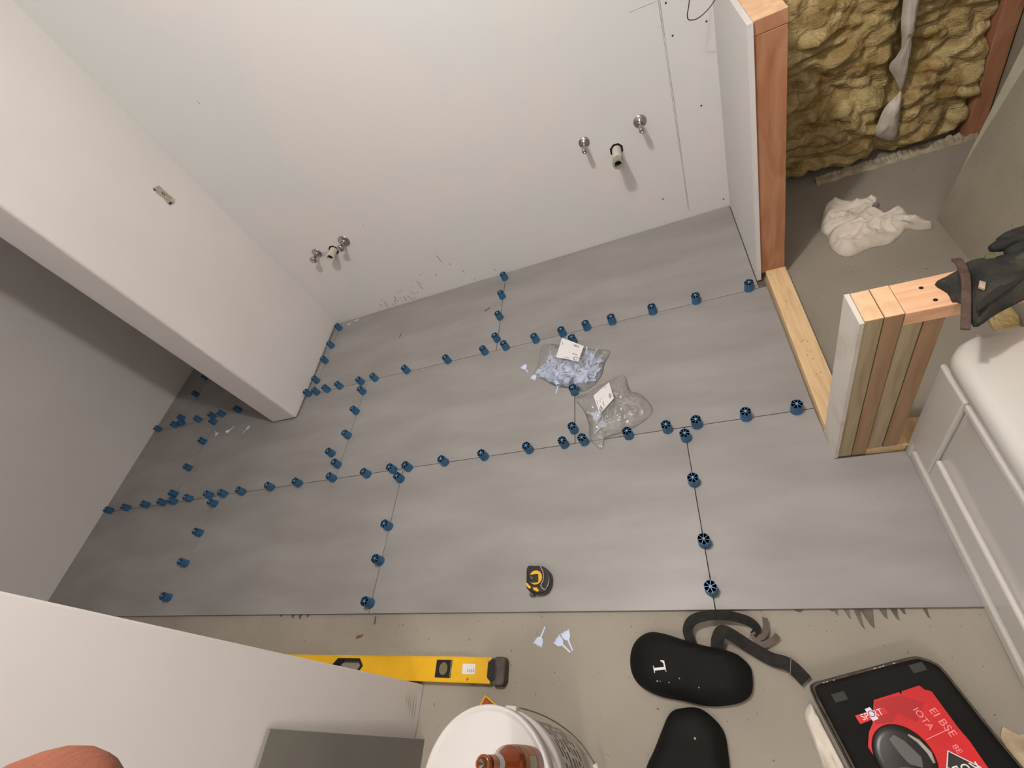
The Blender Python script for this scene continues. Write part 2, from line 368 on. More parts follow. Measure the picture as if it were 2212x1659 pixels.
# ---------------------------------------------------------------- levelling caps
def cap_proto():
    t = thing('tile_leveller', 'x', 'tile leveller', group='blue levelling caps along the tile seams')
    R0, R1, h, r = 0.0188, 0.0178, 0.042, 0.0042
    def rimz(a): return h-0.0035*max(0.0, -math.cos(7*a))
    def rad(a, b): return b*(1-0.035*max(0.0, math.cos(7*a)))
    def shell(prof, n=56):       # prof rows: (radius, z or None for the scalloped rim)
        bm = B(); rings = []
        for b, z, dz in prof:
            rings.append([bm.verts.new((rad(2*PI*k/n, b)*math.cos(2*PI*k/n), rad(2*PI*k/n, b)*math.sin(2*PI*k/n), z if z is not None else rimz(2*PI*k/n)+dz)) for k in range(n)])
        for a, b in zip(rings, rings[1:]):
            for k in range(n): bm.faces.new((a[k], a[(k+1) % n], b[(k+1) % n], b[k]))
        return bm
    bm = shell([(R0, 0.0, 0), (R0, 0.006, 0), (R0-0.0005, 0.008, 0), (R1, None, 0), (R1-0.0012, None, 0), (R1-0.0013, None, -0.0015)]); obj('cap_shell', bm, M_cap, t)
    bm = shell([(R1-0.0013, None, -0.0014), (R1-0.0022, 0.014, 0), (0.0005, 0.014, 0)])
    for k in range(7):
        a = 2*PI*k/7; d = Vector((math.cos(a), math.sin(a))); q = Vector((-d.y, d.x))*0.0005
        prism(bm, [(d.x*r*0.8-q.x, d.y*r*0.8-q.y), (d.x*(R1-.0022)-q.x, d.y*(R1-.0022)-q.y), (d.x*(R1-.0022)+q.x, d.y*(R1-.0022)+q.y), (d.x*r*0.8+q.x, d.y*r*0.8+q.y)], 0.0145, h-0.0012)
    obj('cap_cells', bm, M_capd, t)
    bm = B()
    for k in range(7):
        a = 2*PI*k/7; d = Vector((math.cos(a), math.sin(a))); q = Vector((-d.y, d.x))*0.00075
        prism(bm, [(d.x*r*0.8-q.x, d.y*r*0.8-q.y), (d.x*(R1-.0012)-q.x, d.y*(R1-.0012)-q.y), (d.x*(R1-.0012)+q.x, d.y*(R1-.0012)+q.y), (d.x*r*0.8+q.x, d.y*r*0.8+q.y)], h-0.0012, h)
    lathe(bm, [(r, h-0.004), (r, h+0.0004), (0.0026, h+0.0004)], 16, cap=False)
    obj('cap_spokes', bm, M_capl, t)
    bm = B(); lathe(bm, [(0.0026, 0.03), (0.0026, h+0.002), (0.0014, h+0.0035), (0.0001, h+0.0037)], 10); obj('threaded_stem', bm, M_hub, t, smooth=True)
    bm = B(); prism(bm, [(-0.006, -0.021), (0.006, -0.021), (0.006, 0.021), (-0.006, 0.021)], 0.0001, 0.0014); obj('clip_base', bm, M_clipb, t)
    return t
CAPS = [
 ('cross seam by the back wall', 'from the back wall', PI/2, [(-0.897, 2.085), (-0.897, 1.93), (-0.896, 1.768), (-0.896, 1.61)]),
 ('back long seam', 'from the wooden half wall end', 0, [(0.263, 1.545), (0.057, 1.545), (-0.125, 1.544), (-0.306, 1.541), (-0.424, 1.541), (-0.542, 1.539), (-0.679, 1.539), (-0.84, 1.539), (-0.957, 1.54), (-1.174, 1.541), (-1.432, 1.539), (-1.645, 1.537), (-1.742, 1.535), (-1.899, 1.54), (-1.994, 1.538), (-2.074, 1.538), (-2.138, 1.54)]),
 ('cross seam by the plastic bags', 'from the back', PI/2, [(-0.49, 1.472), (-0.486, 1.184), (-0.489, 0.996)]),
 ('cross seam in front of the partition', 'from the back', PI/2, [(-1.705, 1.459), (-1.707, 1.328), (-1.707, 1.178), (-1.777, 1.083), (-1.71, 1.011)]),
 ('seam along the foot of the partition', 'from the back wall', PI/2, [(-2.108, 2.073), (-2.113, 1.919), (-2.112, 1.791), (-2.116, 1.635)]),
 ('back cross seam in the alcove', 'from the back', PI/2, [(-3.34, 1.956), (-3.336, 1.799), (-3.336, 1.596)]),
 ('back long seam in the alcove', 'from the partition', 0, [(-2.74, 1.544), (-2.892, 1.542), (-2.983, 1.545), (-3.122, 1.542), (-3.299, 1.546), (-3.366, 1.542), (-3.543, 1.54)]),
 ('middle cross seam in the alcove', 'from the back', PI/2, [(-2.936, 1.489), (-2.936, 1.343), (-2.938, 1.157), (-2.938, 0.986)]),
 ('front long seam', 'from the bare sill plate', 0, [(0.28, 0.938), (0.127, 0.94), (-0.033, 0.938), (-0.135, 0.937), (-0.276, 0.935), (-0.448, 0.936), (-0.529, 0.937), (-0.68, 0.936), (-0.884, 0.935), (-1.079, 0.935), (-1.269, 0.934), (-1.354, 0.935), (-1.502, 0.931), (-1.712, 0.936), (-1.935, 0.936), (-2.128, 0.937), (-2.34, 0.935), (-2.482, 0.937), (-2.601, 0.943), (-2.771, 0.94), (-2.906, 0.937), (-3.004, 0.94), (-3.161, 0.941), (-3.354, 0.941), (-3.526, 0.939)]),
 ('right front cross seam', 'from the half wall side', PI/2, [(-0.077, 0.891), (-0.076, 0.721), (-0.075, 0.519), (-0.078, 0.384)]),
 ('front cross seam nearest the tape measure', 'from the back', PI/2, [(-1.3, 0.883), (-1.303, 0.666), (-1.305, 0.524), (-1.304, 0.366)]),
 ('left front cross seam', 'from the back', PI/2, [(-2.528, 0.887), (-2.533, 0.726), (-2.532, 0.571), (-2.536, 0.41)])]
ORD = 'first second third fourth fifth sixth seventh eighth ninth tenth eleventh twelfth thirteenth fourteenth fifteenth sixteenth seventeenth eighteenth nineteenth twentieth twenty-first twenty-second twenty-third twenty-fourth twenty-fifth'.split()
cap0 = cap_proto(); first = True
for seam, frm, rz, pts in CAPS:
    for i, (x, y) in enumerate(pts):
        c = cap0 if first else copy_tree(cap0); first = False
        c.location = (x, y, 0); c.rotation_euler = (random.uniform(-.02, .02), random.uniform(-.02, .02), rz+random.uniform(-0.2, 0.2))
        lab = 'blue levelling cap %s %s on %s' % (ORD[i], frm, seam)
        if seam.startswith('cross seam in front of') and i == 3: lab = 'blue levelling cap standing loose beside the seam in front of the partition'
        c['label'] = lab

# ---------------------------------------------------------------- loose clips and the two bags
def clip_mesh():
    bm = B()
    prism(bm, [(-0.0150, -0.009), (-0.0125, 0.008), (-0.008, 0.0150), (-0.0026, 0.018), (-0.0022, 0.050), (0.0022, 0.050), (0.0026, 0.018), (0.008, 0.0150), (0.0125, 0.008), (0.0150, -0.009), (0.0075, -0.006), (0, -0.009), (-0.0075, -0.006)], 0, 0.0015)
    me = bpy.data.meshes.new('clip'); bmesh.ops.recalc_face_normals(bm, faces=bm.faces); bm.to_mesh(me); bm.free(); me.materials.append(M_clip); return me
clipme = clip_mesh()
def clip(loc, rz, label, group, rx=0.0, ry=0.0, sc=1.0):
    o = bpy.data.objects.new('levelling_clip', clipme); C.objects.link(o); o.location = loc; o.rotation_euler = (rx, ry, rz); o.scale = (sc, sc, sc)
    tag(o, label, 'tile spacer clip', group)
def aim(a, b): return math.atan2(b[1]-a[1], b[0]-a[0])-PI/2
G = 'loose light blue clips on the floor'
clip((-0.736, 1.393, 0.0002), aim((-0.736, 1.393), (-0.704, 1.338)), 'light blue clip lying left of the bag full of clips', G)
clip((-0.683, 1.312, 0.0002), aim((-0.671, 1.327), (-0.650, 1.352)), 'light blue clip poking out at the left tip of the full bag', G, rx=0.1)
clip((-0.558, 1.247, 0.006), aim((-0.558, 1.247), (-0.568, 1.211)), 'light blue clip with its stem sticking out under the full bag', G, rx=-0.12)
clip((-0.614, 0.243, ZC+0.0002), aim((-0.612, 0.246), (-0.595, 0.284)), 'light blue clip on the concrete right of the yellow level', G)
clip((-0.549, 0.250, ZC+0.0002), aim((-0.549, 0.252), (-0.501, 0.214)), 'left one of two crossed light blue clips on the concrete', G)
clip((-0.524, 0.268, ZC+0.0018), aim((-0.525, 0.268), (-0.502, 0.222)), 'right one of two crossed light blue clips on the concrete', G)
clip((-2.855, 1.388, 0.0002), 0.9, 'pale clip on the alcove floor, leftmost of three', G, sc=0.95)
clip((-2.752, 1.385, 0.0002), -0.7, 'pale clip lying on edge on the alcove floor, middle of three', G, ry=1.2)
clip((-2.570, 1.389, 0.0002), 2.4, 'pale clip on the floor just left of the partition end', G, sc=0.95)

bagA = [(-0.654, 1.485), (-0.618, 1.502), (-0.51, 1.451), (-0.396, 1.401), (-0.326, 1.374), (-0.351, 1.313), (-0.365, 1.257), (-0.392, 1.213), (-0.423, 1.194), (-0.452, 1.181), (-0.483, 1.204), (-0.569, 1.235), (-0.624, 1.281), (-0.680, 1.330), (-0.665, 1.39)]
bagB = [(-0.484, 1.151), (-0.427, 1.172), (-0.364, 1.202), (-0.278, 1.227), (-0.255, 1.143), (-0.217, 1.117), (-0.182, 1.054), (-0.186, 1.015), (-0.235, 0.978), (-0.296, 0.954), (-0.369, 0.938), (-0.382, 0.893), (-0.415, 0.923), (-0.429, 0.955), (-0.43, 1.012), (-0.45, 1.082)]
def bagz(hm, s, seed, cx, cy, pk):
    def f(x, y, t):
        e = min(1, t*3.2)**0.6
        m = math.exp(-((x-cx)**2+(y-cy)**2)/pk)
        cr = (1-abs(nz(x, y, seed, s)))**4+0.6*(1-abs(nz(x, y, seed+3, s*2.1)))**5
        return 0.0015+e*(0.012+hm*m+0.013*cr*(0.4+m)+0.004*nz(x, y, seed+5, s*4))
    return f
fA = bagz(0.046, 24, 1.3, -0.49, 1.29, 0.014); fB = bagz(0.020, 22, 5.1, -0.33, 1.05, 0.012)
def label_quad(q, name, parent, seed, lift):
    """paper label lying on the film: q = four corners in plan, print on top"""
    P = [Vector(p) for p in q]
    def at(u, v, dz=0):
        a = P[0].lerp(P[1], u); b = P[3].lerp(P[2], u); p = a.lerp(b, v); p = p.copy(); p.z += dz+0.004*math.sin(u*PI)*0.8; return p
    bm = B(); n = 8
    gr = [[bm.verts.new(at(i/n, j/n)) for i in range(n+1)] for j in range(n+1)]
    for j in range(n):
        for i in range(n): bm.faces.new((gr[j][i], gr[j][i+1], gr[j+1][i+1], gr[j+1][i]))
    lb = obj(name, bm, M_paper, parent, smooth=True)
    bm = B()
    def patch(u0, u1, v0, v1):
        k = 4
        for i in range(k):
            a = u0+(u1-u0)*i/k; b = u0+(u1-u0)*(i+1)/k
            bm.faces.new([bm.verts.new(at(*p, 0.0004)) for p in ((a, v0), (b, v0), (b, v1), (a, v1))])
    for i in range(9): patch(0.60+i*0.028, 0.60+i*0.028+(0.018 if i % 2 else 0.010), 0.10, 0.22)
    for i in range(5): patch(0.66+0.05*i, 0.69+0.05*i, 0.60, 0.66)
    patch(0.35, 0.62, 0.905, 0.925); patch(0.08, 0.11, 0.2, 0.34); patch(0.52, 0.535, 0.58, 0.63)
    obj('print', bm, M_inkg, lb)
    bm = B(); a0 = 24; ring = []
    for i in range(a0+1):
        a = 0.5+2*PI*0.86*i/a0
        ring.append([bm.verts.new(at(0.86+r*math.cos(a), 0.86+r*math.sin(a), 0.0005)) for r in (0.075, 0.10)])
    for a, b in zip(ring, ring[1:]): bm.faces.new((a[0], b[0], b[1], a[1]))
    obj('ring_symbol', bm, M_ink, lb)
    return lb
bm = dome(bagA, fA, 44, 8, centre=(-0.49, 1.32), close=False)
t = obj('plastic_bag', bm, M_film, smooth=True); tag(t, 'clear plastic bag full of light blue clips with a white label', 'bag', 'two clear bags of clips on the middle tile row')
label_quad([(-0.521, 1.440, .080), (-0.424, 1.372, .070), (-0.448, 1.285, .076), (-0.547, 1.336, .078)], 'paper_label', t, 1, 0)
bm = dome(bagB, fB, 44, 8, centre=(-0.33, 1.06), close=False)
t = obj('plastic_bag', bm, M_film2, smooth=True); tag(t, 'nearly empty crumpled clear bag with a white label', 'bag', 'two clear bags of clips on the middle tile row')
label_quad([(-0.329, 1.170, .046), (-0.313, 1.082, .052), (-0.373, 1.026, .044), (-0.396, 1.119, .044)], 'paper_label', t, 2, 0)
# clips inside
def inside(p, poly):
    c = False; n = len(poly)
    for i in range(n):
        a, b = poly[i], poly[i-1]
        if (a[1] > p[1]) != (b[1] > p[1]) and p[0] < (b[0]-a[0])*(p[1]-a[1])/(b[1]-a[1])+a[0]: c = not c
    return c
fill = [(-0.66, 1.33), (-0.60, 1.40), (-0.50, 1.40), (-0.40, 1.38), (-0.358, 1.345), (-0.375, 1.27), (-0.40, 1.22), (-0.45, 1.20), (-0.50, 1.215), (-0.575, 1.248), (-0.63, 1.295)]
rnd = random.Random(3); n = 0
while n < 135:
    x = rnd.uniform(-0.66, -0.35); y = rnd.uniform(1.19, 1.41)
    if not inside((x, y), fill): continue
    ra = rnd.uniform(0, 6.28)
    if not all(inside((x-math.sin(ra)*d, y+math.cos(ra)*d), bagA) for d in (-0.012, 0.056)): continue
    m = math.exp(-((x+0.48)**2+(y-1.29)**2)/0.012)
    top = 0.004+0.036*m
    clip((x, y, 0.003+rnd.random()**0.6*top), ra, 'light blue clip heaped inside the full clear bag', 'light blue clips inside the full bag', rnd.uniform(-0.05, 0.35)*(0.3+m), rnd.uniform(-0.6, 0.6)*(0.3+m)); n += 1
Gb = 'clips left in the nearly empty bag'
clip((-0.385, 1.020, 0.014), 1.15, 'light blue clip in the nearly empty bag, its stem pointing at the front long seam', Gb, sc=1.15) if False else None
clip((-0.390, 1.030, 0.012), aim((-0.390, 1.030), (-0.450, 1.085)), 'light blue clip near the left side of the nearly empty bag', Gb, sc=1.15)
clip((-0.368, 1.000, 0.013), aim((-0.368, 1.00), (-0.400, 0.966)), 'light blue clip near the front corner of the nearly empty bag', Gb, sc=1.1)
clip((-0.380, 1.045, 0.016), aim((-0.380, 1.045), (-0.43, 1.06)), 'light blue clip beneath the label of the nearly empty bag', Gb, sc=1.1)

# small debris
def chip(pts, z, h, m, label, cat='debris'):
    bm = B(); prism(bm, pts, z, z+h); tag(obj('chip', bm, m), label, cat)
chip([(-2.052, 2.092), (-2.03, 2.096), (-2.028, 2.101), (-2.05, 2.099)], 0.0002, 0.003, M_paper, 'tiny white plaster chip in the corner by the partition')
chip([(-2.00, 2.108), (-1.97, 2.112), (-1.965, 2.118), (-2.0, 2.114)], 0.0002, 0.003, M_paper, 'tiny white plaster chip near the foot of the back wall')
chip([(-1.000, 1.855), (-0.968, 1.872), (-0.970, 1.876), (-1.003, 1.860)], 0.0002, 0.002, M_grime, 'dark splinter on the back row tile near the seam')
chip([(-1.568, 1.832), (-1.560, 1.862), (-1.556, 1.860), (-1.563, 1.830)], 0.0002, 0.002, M_grime, 'dark splinter in the middle of the back row tile')
chip([(-1.344, 0.247), (-1.318, 0.254), (-1.316, 0.262), (-1.342, 0.258)], ZC+0.0002, 0.003, mat('rust_brown', s2l(120, 70, 46), 0.8), 'small brown chip on the concrete above the level')
chip([(-1.279, 0.323), (-1.274, 0.323), (-1.272, 0.296), (-1.276, 0.296)], ZC+0.0002, 0.003, M_grime, 'dark metal spike sticking out under the front tile edge')

# ---------------------------------------------------------------- plumbing
def RY(x, z, y=2.141): return Matrix.Translation((x, y, z)) @ Matrix.Rotation(PI/2, 4, 'X')   # local z -> -y (out of the wall)
def valve(x, z, d, label, esc, parent_lab=None, nut=True, flare=False):
    t = thing('stub_pipe', label, 'pipe', (x, 2.141, z), group='capped water pipes on the back wall')
    Q = Matrix.Rotation(PI/2, 4, 'X')
    bm = B(); lathe(bm, [(esc*1.04, 0.0003), (esc*1.04, 0.0015), (esc*0.95, 0.0035), (esc*0.6, 0.006), (0.011, 0.0075), (0.009, 0.013), (0.0, 0.014)], 32, Q); obj('escutcheon', bm, M_chrome, t, smooth=True)
    bm = B(); lathe(bm, [(0.008, 0.014), (0.008, d*0.55)], 20, Q)
    lathe(bm, [(0.0115, d*0.3), (0.0115, d*0.42)], 6, Q)
    obj('pipe_body', bm, M_chrome, t, smooth=False)
    bm = B()
    if flare: lathe(bm, [(0.006, d*0.55), (0.006, d*0.82), (0.019, d*0.84), (0.020, d*0.95), (0.016, d), (0.0, d)], 20, Q)
    else: lathe(bm, [(0.0105, d*0.55), (0.0115, d*0.6), (0.0115, d*0.92), (0.0095, d), (0.004, d), (0.004, d*0.9), (0.0, d*0.9)], 20, Q)
    obj('end_cap', bm, M_chrome, t, smooth=True)
    return t
valve(-0.265, 0.547, 0.084, 'chrome capped pipe left of the right drain pipe', 0.024)
valve(-0.019, 0.545, 0.090, 'chrome capped pipe right of the right drain pipe', 0.027)
vl = valve(-1.873, 0.510, 0.070, 'chrome valve left of the left drain pipe', 0.028, flare=True)
bm = B(); tube(bm, [(0.026, -0.012, 0.0), (0.05, -0.02, -0.002), (0.075, -0.018, -0.012)], 0.003, 8); obj('thin_tube', bm, M_chrome, vl, smooth=True)
valve(-1.665, 0.519, 0.074, 'chrome valve right of the left drain pipe', 0.033, flare=True)
def drain(x, z, d, r, label, hexa):
    t = thing('drain_pipe', label, 'pipe', (x, 2.141, z), group='drain stubs on the back wall')
    Q = Matrix.Rotation(PI/2, 4, 'X')
    bm = B(); lathe(bm, [(r*1.5, 0.0004), (r*1.5, 0.0009)], 8, Q @ Matrix.Rotation(0.3, 4, 'Z')); obj('wall_hole', bm, M_dark, t)
    bm = B(); lathe(bm, [(r, 0.001), (r, d*0.72), (r*0.72, d*0.72)], 28, Q, cap=False); obj('pipe_body', bm, M_pipe, t, smooth=False)
    bm = B(); n = 8 if hexa else 28
    lathe(bm, [(r*0.9, d*0.70), (r*1.17, d*0.72), (r*1.17, d), (r*0.80, d), (r*0.78, d*0.75)], n, Q, cap=False); obj('collar', bm, M_pipe if not hexa else mat('grey_collar', s2l(150, 146, 132), 0.5), t)
    bm = B(); lathe(bm, [(r*0.80, d*0.80), (0.0001, d*0.80)], 20, Q, cap=False); obj('pipe_hollow', bm, M_dark, t)
drain(-0.140, 0.462, 0.128, 0.0205, 'white drain pipe with a grey collar between the two right pipes', True)
drain(-1.762, 0.492, 0.070, 0.0205, 'short white drain pipe between the two left valves', False)

# torn box opening on the partition
t = thing('cable_box', 'torn rectangular cable outlet opening on the white partition', 'outlet', (-2.162, 1.933, 1.147))
rr = random.Random(5)
edge = []
for (y, z) in [(-.017, .045), (.022, .036), (.024, .01), (.022, -.02), (.027, -.034), (.030, -.046), (.006, -.055), (-.024, -.046), (-.024, -.03), (-.017, -.01), (-.024, .018)]:
    edge.append((y, z))
bm = B(); prism(bm, edge, 0.0004, 0.0016, Matrix(((0, 0, 1, 0), (1, 0, 0, 0), (0, 1, 0, 0), (0, 0, 0, 1)))); obj('torn_rim', bm, mat('torn_paper', s2l(150, 140, 128), 0.9, s2l(190, 180, 166), 60), t)
bm = B(); prism(bm, [(-.012, .034), (.013, .03), (.015, -.03), (-.012, -.034)], 0.0016, 0.004, Matrix(((0, 0, 1, 0), (1, 0, 0, 0), (0, 1, 0, 0), (0, 0, 0, 1)))); obj('box_plate', bm, mat('putty_plate', s2l(176, 166, 148), 0.7, s2l(150, 140, 120), 80), t)
bm = B()
for y, z in [(0.0, 0.006), (0.001, -0.003), (-.018, .036), (-.016, -.040), (-0.008, -.042)]: box(bm, 0.0015, 0.0046, y-.003, y+.003, z-.0035, z+.0035)
obj('screw_slots', bm, M_dark, t)

# hanging wire
pth = catmull([(0.225, 2.0, 0.99), (0.21, 2.0, 0.925), (0.200, 2.0, 0.892), (0.206, 2.0, 0.876), (0.235, 2.0, 0.871), (0.275, 2.0, 0.889), (0.30, 2.0, 0.92), (0.33, 2.0, 1.0), (0.34, 2.04, 1.3), (0.345, 2.12, 1.6), (0.35, 2.139, 1.75)], 8, False)
bm = B(); tube(bm, pth, 0.0017, 8); tag(obj('hanging_wire', bm, M_wire, smooth=True), 'black wire loop hanging in front of the back wall', 'wire')

# ---------------------------------------------------------------- timber on the right
def lumber(name, x0, x1, y0, y1, z0, z1, m, parent=None, bev=0.002):
    cx, cy, cz = (x0+x1)/2, (y0+y1)/2, (z0+z1)/2
    bm = B(); box(bm, x0-cx, x1-cx, y0-cy, y1-cy, z0-cz, z1-cz); return obj(name, bm, m, parent, loc=(cx, cy, cz), bevel=bev)
t = thing('short_wall_frame', 'reddish lumber frame end of the half wall, taller of the two', 'wall frame', (0.361, 1.6, ZC))
def lum_p(name, x0, x1, y0, y1, z0, z1, m, par, bev=0.002):
    o = lumber(name, x0, x1, y0, y1, z0, z1, m, par, bev); o.location -= par.location; return o
lum_p('stud', 0.318, 0.404, 1.592, 1.630, ZC+0.038, 0.904, M_red, t)
lum_p('top_plate', 0.318, 0.404, 1.592, 2.139, 0.905, 0.942, M_red, t)
lum_p('plate_face', 0.3185, 0.4035, 1.5925, 2.138, 0.942, 0.9426, M_end, t, 0)
lum_p('bottom_plate', 0.318, 0.404, 1.632, 2.139, ZC, ZC+0.038, M_pine, t)
lum_p('stud', 0.318, 0.404, 2.10, 2.139, ZC+0.039, 0.904, M_red, t)
t = lumber('sill_plate', 0.334, 0.406, 0.845, 1.590, ZC, 0.0365, M_pine); tag(t, 'bare pale pine sill plate on the floor between the two half walls', 'lumber'); sill = t
bm = B(); rs = random.Random(2)
for x, y in [(.345, 1.56), (.362, 1.40), (.35, 1.36), (.37, 1.20), (.362, 1.195), (.378, 1.19), (.368, 1.15), (.375, 1.145), (.362, 1.13), (.372, 1.11), (.378, 1.05), (.365, 1.045), (.395, 0.90), (.40, 0.86)]:
    lathe(bm, [(0.0024, 0.0001), (0.0001, 0.0006)], 8, Matrix.Translation((x-0.370, y-1.2175, 0.0243)), cap=False)
o = obj('nail_hole', bm, M_red, sill); o['kind'] = 'stuff'
# pony wall
t = thing('half_wall_frame', 'low open half wall of pine studs with a black glove on its top plate', 'wall frame', (0.345, 0.755, ZC))
P = t
zt = 0.614
lum_p('stud', 0.344, 0.3785, 0.755, 0.842, 0.0005, zt, M_pinev, P)
lum_p('stud', 0.380, 0.4145, 0.755, 0.842, 0.0005, zt, M_pinev2, P)
lum_p('stud', 0.416, 0.4525, 0.757, 0.842, 0.027, zt-0.040, M_pinev, P)
lum_p('stud', 0.4545, 0.491, 0.757, 0.842, 0.027, zt-0.040, M_pinev2, P)
lum_p('top_plate', 0.416, 1.255, 0.755, 0.842, zt-0.038, zt, M_pinet, P)
lum_p('bottom_plate', 0.416, 1.255, 0.757, 0.842, ZC, 0.026, M_pine, P)
lum_p('stud', 0.84, 0.876, 0.757, 0.842, 0.027, zt-0.040, M_pinev, P)
for x0 in (0.344, 0.380):
    lum_p('cut_end', x0+0.0005, x0+0.034, 0.7555, 0.8415, zt, zt+0.0006, M_end, P, 0)
bm = B(); prism(bm, [(0.3345, 0.752), (0.3435, 0.7525), (0.3435, 0.845), (0.3335, 0.845)], 0.0005, zt-0.002); o = obj('drywall_strip', bm, M_gypv, P); o.location = -P.location
bm = B()
for x, y in [(0.463, 0.815), (0.472, 0.775), (0.475, 0.80)][:2]: lathe(bm, [(0.0042, 0.0004), (0.0001, 0.0008)], 12, Matrix.Translation((x, y, zt)), cap=False)
o = obj('screw_hole', bm, M_dark, P); o.location = -P.location

# insulation wall bay
def ins_h(x, z):
    p = Vector((x*4.5+1.3, z*3.2, 0.4)); a = noise.noise(p+Vector((0, 0, 0)))
    b = abs(noise.noise(Vector((x*7-z*9, x*5+z*14, 3.1)))); c = noise.noise(Vector((x*26, z*34, 1.0))); d = noise.noise(Vector((x*60, z*75, 2.0)))
    e = abs(noise.noise(Vector((x*2.2+z*2.6, z*4.0-x*3.4, 7.7))))
    return 2.158-0.045*a-0.070*b-0.090*e-0.015*c-0.007*d+0.012
bm = B(); nx, nzz = 150, 170; gr = []
for j in range(nzz+1):
    z = ZC+0.02+1.35*j/nzz; row = []
    for i in range(nx+1):
        x = 0.406+0.785*i/nx
        y = ins_h(x, z)
        dx = x-(0.905+0.02*math.sin(z*5)); 
        y += 0.05*math.exp(-(dx/0.028)**2)             # seam between the two batts
        y += 0.06*max(0, 1-(z-ZC)/0.05)
        row.append(bm.verts.new((x, min(y, 2.225), z)))
    gr.append(row)
for j in range(nzz):
    for i in range(nx): bm.faces.new((gr[j][i], gr[j][i+1], gr[j+1][i+1], gr[j+1][i]))
tag(obj('insulation', bm, M_ins, smooth=True), 'yellow fibreglass insulation filling the open wall bay', 'insulation', kind='stuff')
tag(lumber('wall_stud', 1.195, 1.255, 2.118, 2.20, ZC, 1.6, M_red), 'reddish stud at the right edge of the yellow insulation', 'lumber')
def sheet(pts, y0, bulge, name, label):
    bm = B()
    mt = Matrix(((1, 0, 0, 0), (0, 0, 1, 0), (0, 1, 0, 0), (0, 0, 0, 1)))
    ol = catmull([(p[0], p[1]) for p in pts], 4); c = sum(ol, Vector())/len(ol)
    n = len(ol); prev = [bm.verts.new((p.x, y0+0.012, p.y)) for p in ol]
    for k in range(1, 5):
        s = 1-k/5; ring = [bm.verts.new((c.x+(p.x-c.x)*s, y0-bulge*(1-s*s)+0.006*nz(p.x*40, p.y*40, k), c.y+(p.y-c.y)*s)) for p in ol]
        for i in range(n): bm.faces.new((prev[i], prev[(i+1) % n], ring[(i+1) % n], ring[i]))
        prev = ring
    bm.faces.new(prev)
    tag(obj(name, bm, M_pvc, smooth=True), label, 'plastic strip', 'white strips over the insulation seam')
sheet([(0.878, 1.1), (0.93, 1.1), (0.930, 0.6), (0.933, 0.503), (0.928, 0.468), (0.935, 0.413), (0.925, 0.376), (0.935, 0.325), (0.926, 0.305), (0.9, 0.359), (0.877, 0.4), (0.878, 0.423), (0.902, 0.448), (0.901, 0.492), (0.885, 0.619)], 2.098, 0.018, 'plastic_strip', 'torn white plastic strip hanging down the insulation seam')
sheet([(0.927, 0.3), (0.935, 0.221), (0.936, 0.107), (0.895, 0.118), (0.859, 0.155), (0.865, 0.207), (0.88, 0.258), (0.91, 0.287)], 2.090, 0.02, 'plastic_strip', 'lower wedge shaped piece of white plastic near the floor')
# pale crumbly mortar line along the bottom of the bay
bm = B(); pr = None
for i in range(90):
    x = 0.66+0.575*i/89; h = 0.010+0.012*abs(nz(x*30, 4))+0.006*random.random(); wd = 0.020+0.012*nz(x*20, 9)
    ys = 2.125
    ring = [bm.verts.new(p) for p in ((x, ys-wd, ZC), (x, ys-wd*0.5, ZC+h), (x, ys+0.02, ZC+h*1.3), (x, ys+0.03, ZC))]
    if pr:
        for k in range(3): bm.faces.new((pr[k], pr[k+1], ring[k+1], ring[k]))
    pr = ring
tag(obj('plaster_debris', bm, mat('pale_plaster', s2l(182, 170, 148), 0.9, s2l(150, 138, 116), 40)), 'pale crumbly plaster line at the foot of the insulation', 'debris', kind='stuff')

# leaning grey board
t = thing('leaning_board', 'large grey drywall sheet leaning against the right side wall', 'board', (0, 0, 0))
k = math.atan2(0.089, 0.56)
Q = Matrix.Translation((0.942, 1.69, ZC)) @ Matrix.Rotation(k, 4, 'Y')
bm = B(); box(bm, 0, 0.0125, -0.82, 0, 0.0, 1.22)
bm.transform(Q); obj('board_face', bm, M_gypg, t)
bm = B(); prism(bm, [(0.0, 0.19), (-0.075, 0.75), (-0.13, 1.2), (0.0, 1.2)], -0.0012, -0.0002, Matrix(((0, 0, 1, 0), (1, 0, 0, 0), (0, 1, 0, 0), (0, 0, 0, 1))))
bm.transform(Q); obj('tapered_edge', bm, M_gypt, t)

# ---------------------------------------------------------------- bathtub
t = thing('bathtub', 'white acrylic bathtub with a panelled apron at the right edge', 'bathtub', (0, 0, 0))
prof = [(0.535, ZC), (0.531, 0.02), (0.526, 0.045), (0.521, 0.075), (0.520, 0.40), (0.516, 0.425), (0.506, 0.440), (0.500, 0.460), (0.500, 0.478), (0.506, 0.492), (0.520, 0.500), (0.60, 0.500), (0.612, 0.496), (0.632, 0.46), (0.68, 0.2), (0.76, 0.14)]
ys = [0.753, 0.748, 0.738, 0.720, 0.70] + [0.70-0.05*i for i in range(1, 42)]
bm = B(); rows = []
for y in ys:
    inset = 0.0
    d = 0.753-y
    if d < 0.055: inset = 0.055-math.sqrt(max(0, 0.055**2-(0.055-d)**2))
    row = []
    for x, z in prof:
        kx = 1.0 if z > 0.42 else 0.0
        xx = x+inset*kx
        if x > 0.605:      # basin only starts past the deck
            f = min(1, max(0, (0.62-y)/0.10)); f = f*f*(3-2*f)
            zz = 0.5*(1-f)+z*f
        else: zz = z
        row.append(bm.verts.new((xx, y, zz)))
    rows.append(row)
for a, b in zip(rows, rows[1:]):
    for i in range(len(prof)-1): bm.faces.new((a[i], a[i+1], b[i+1], b[i]))
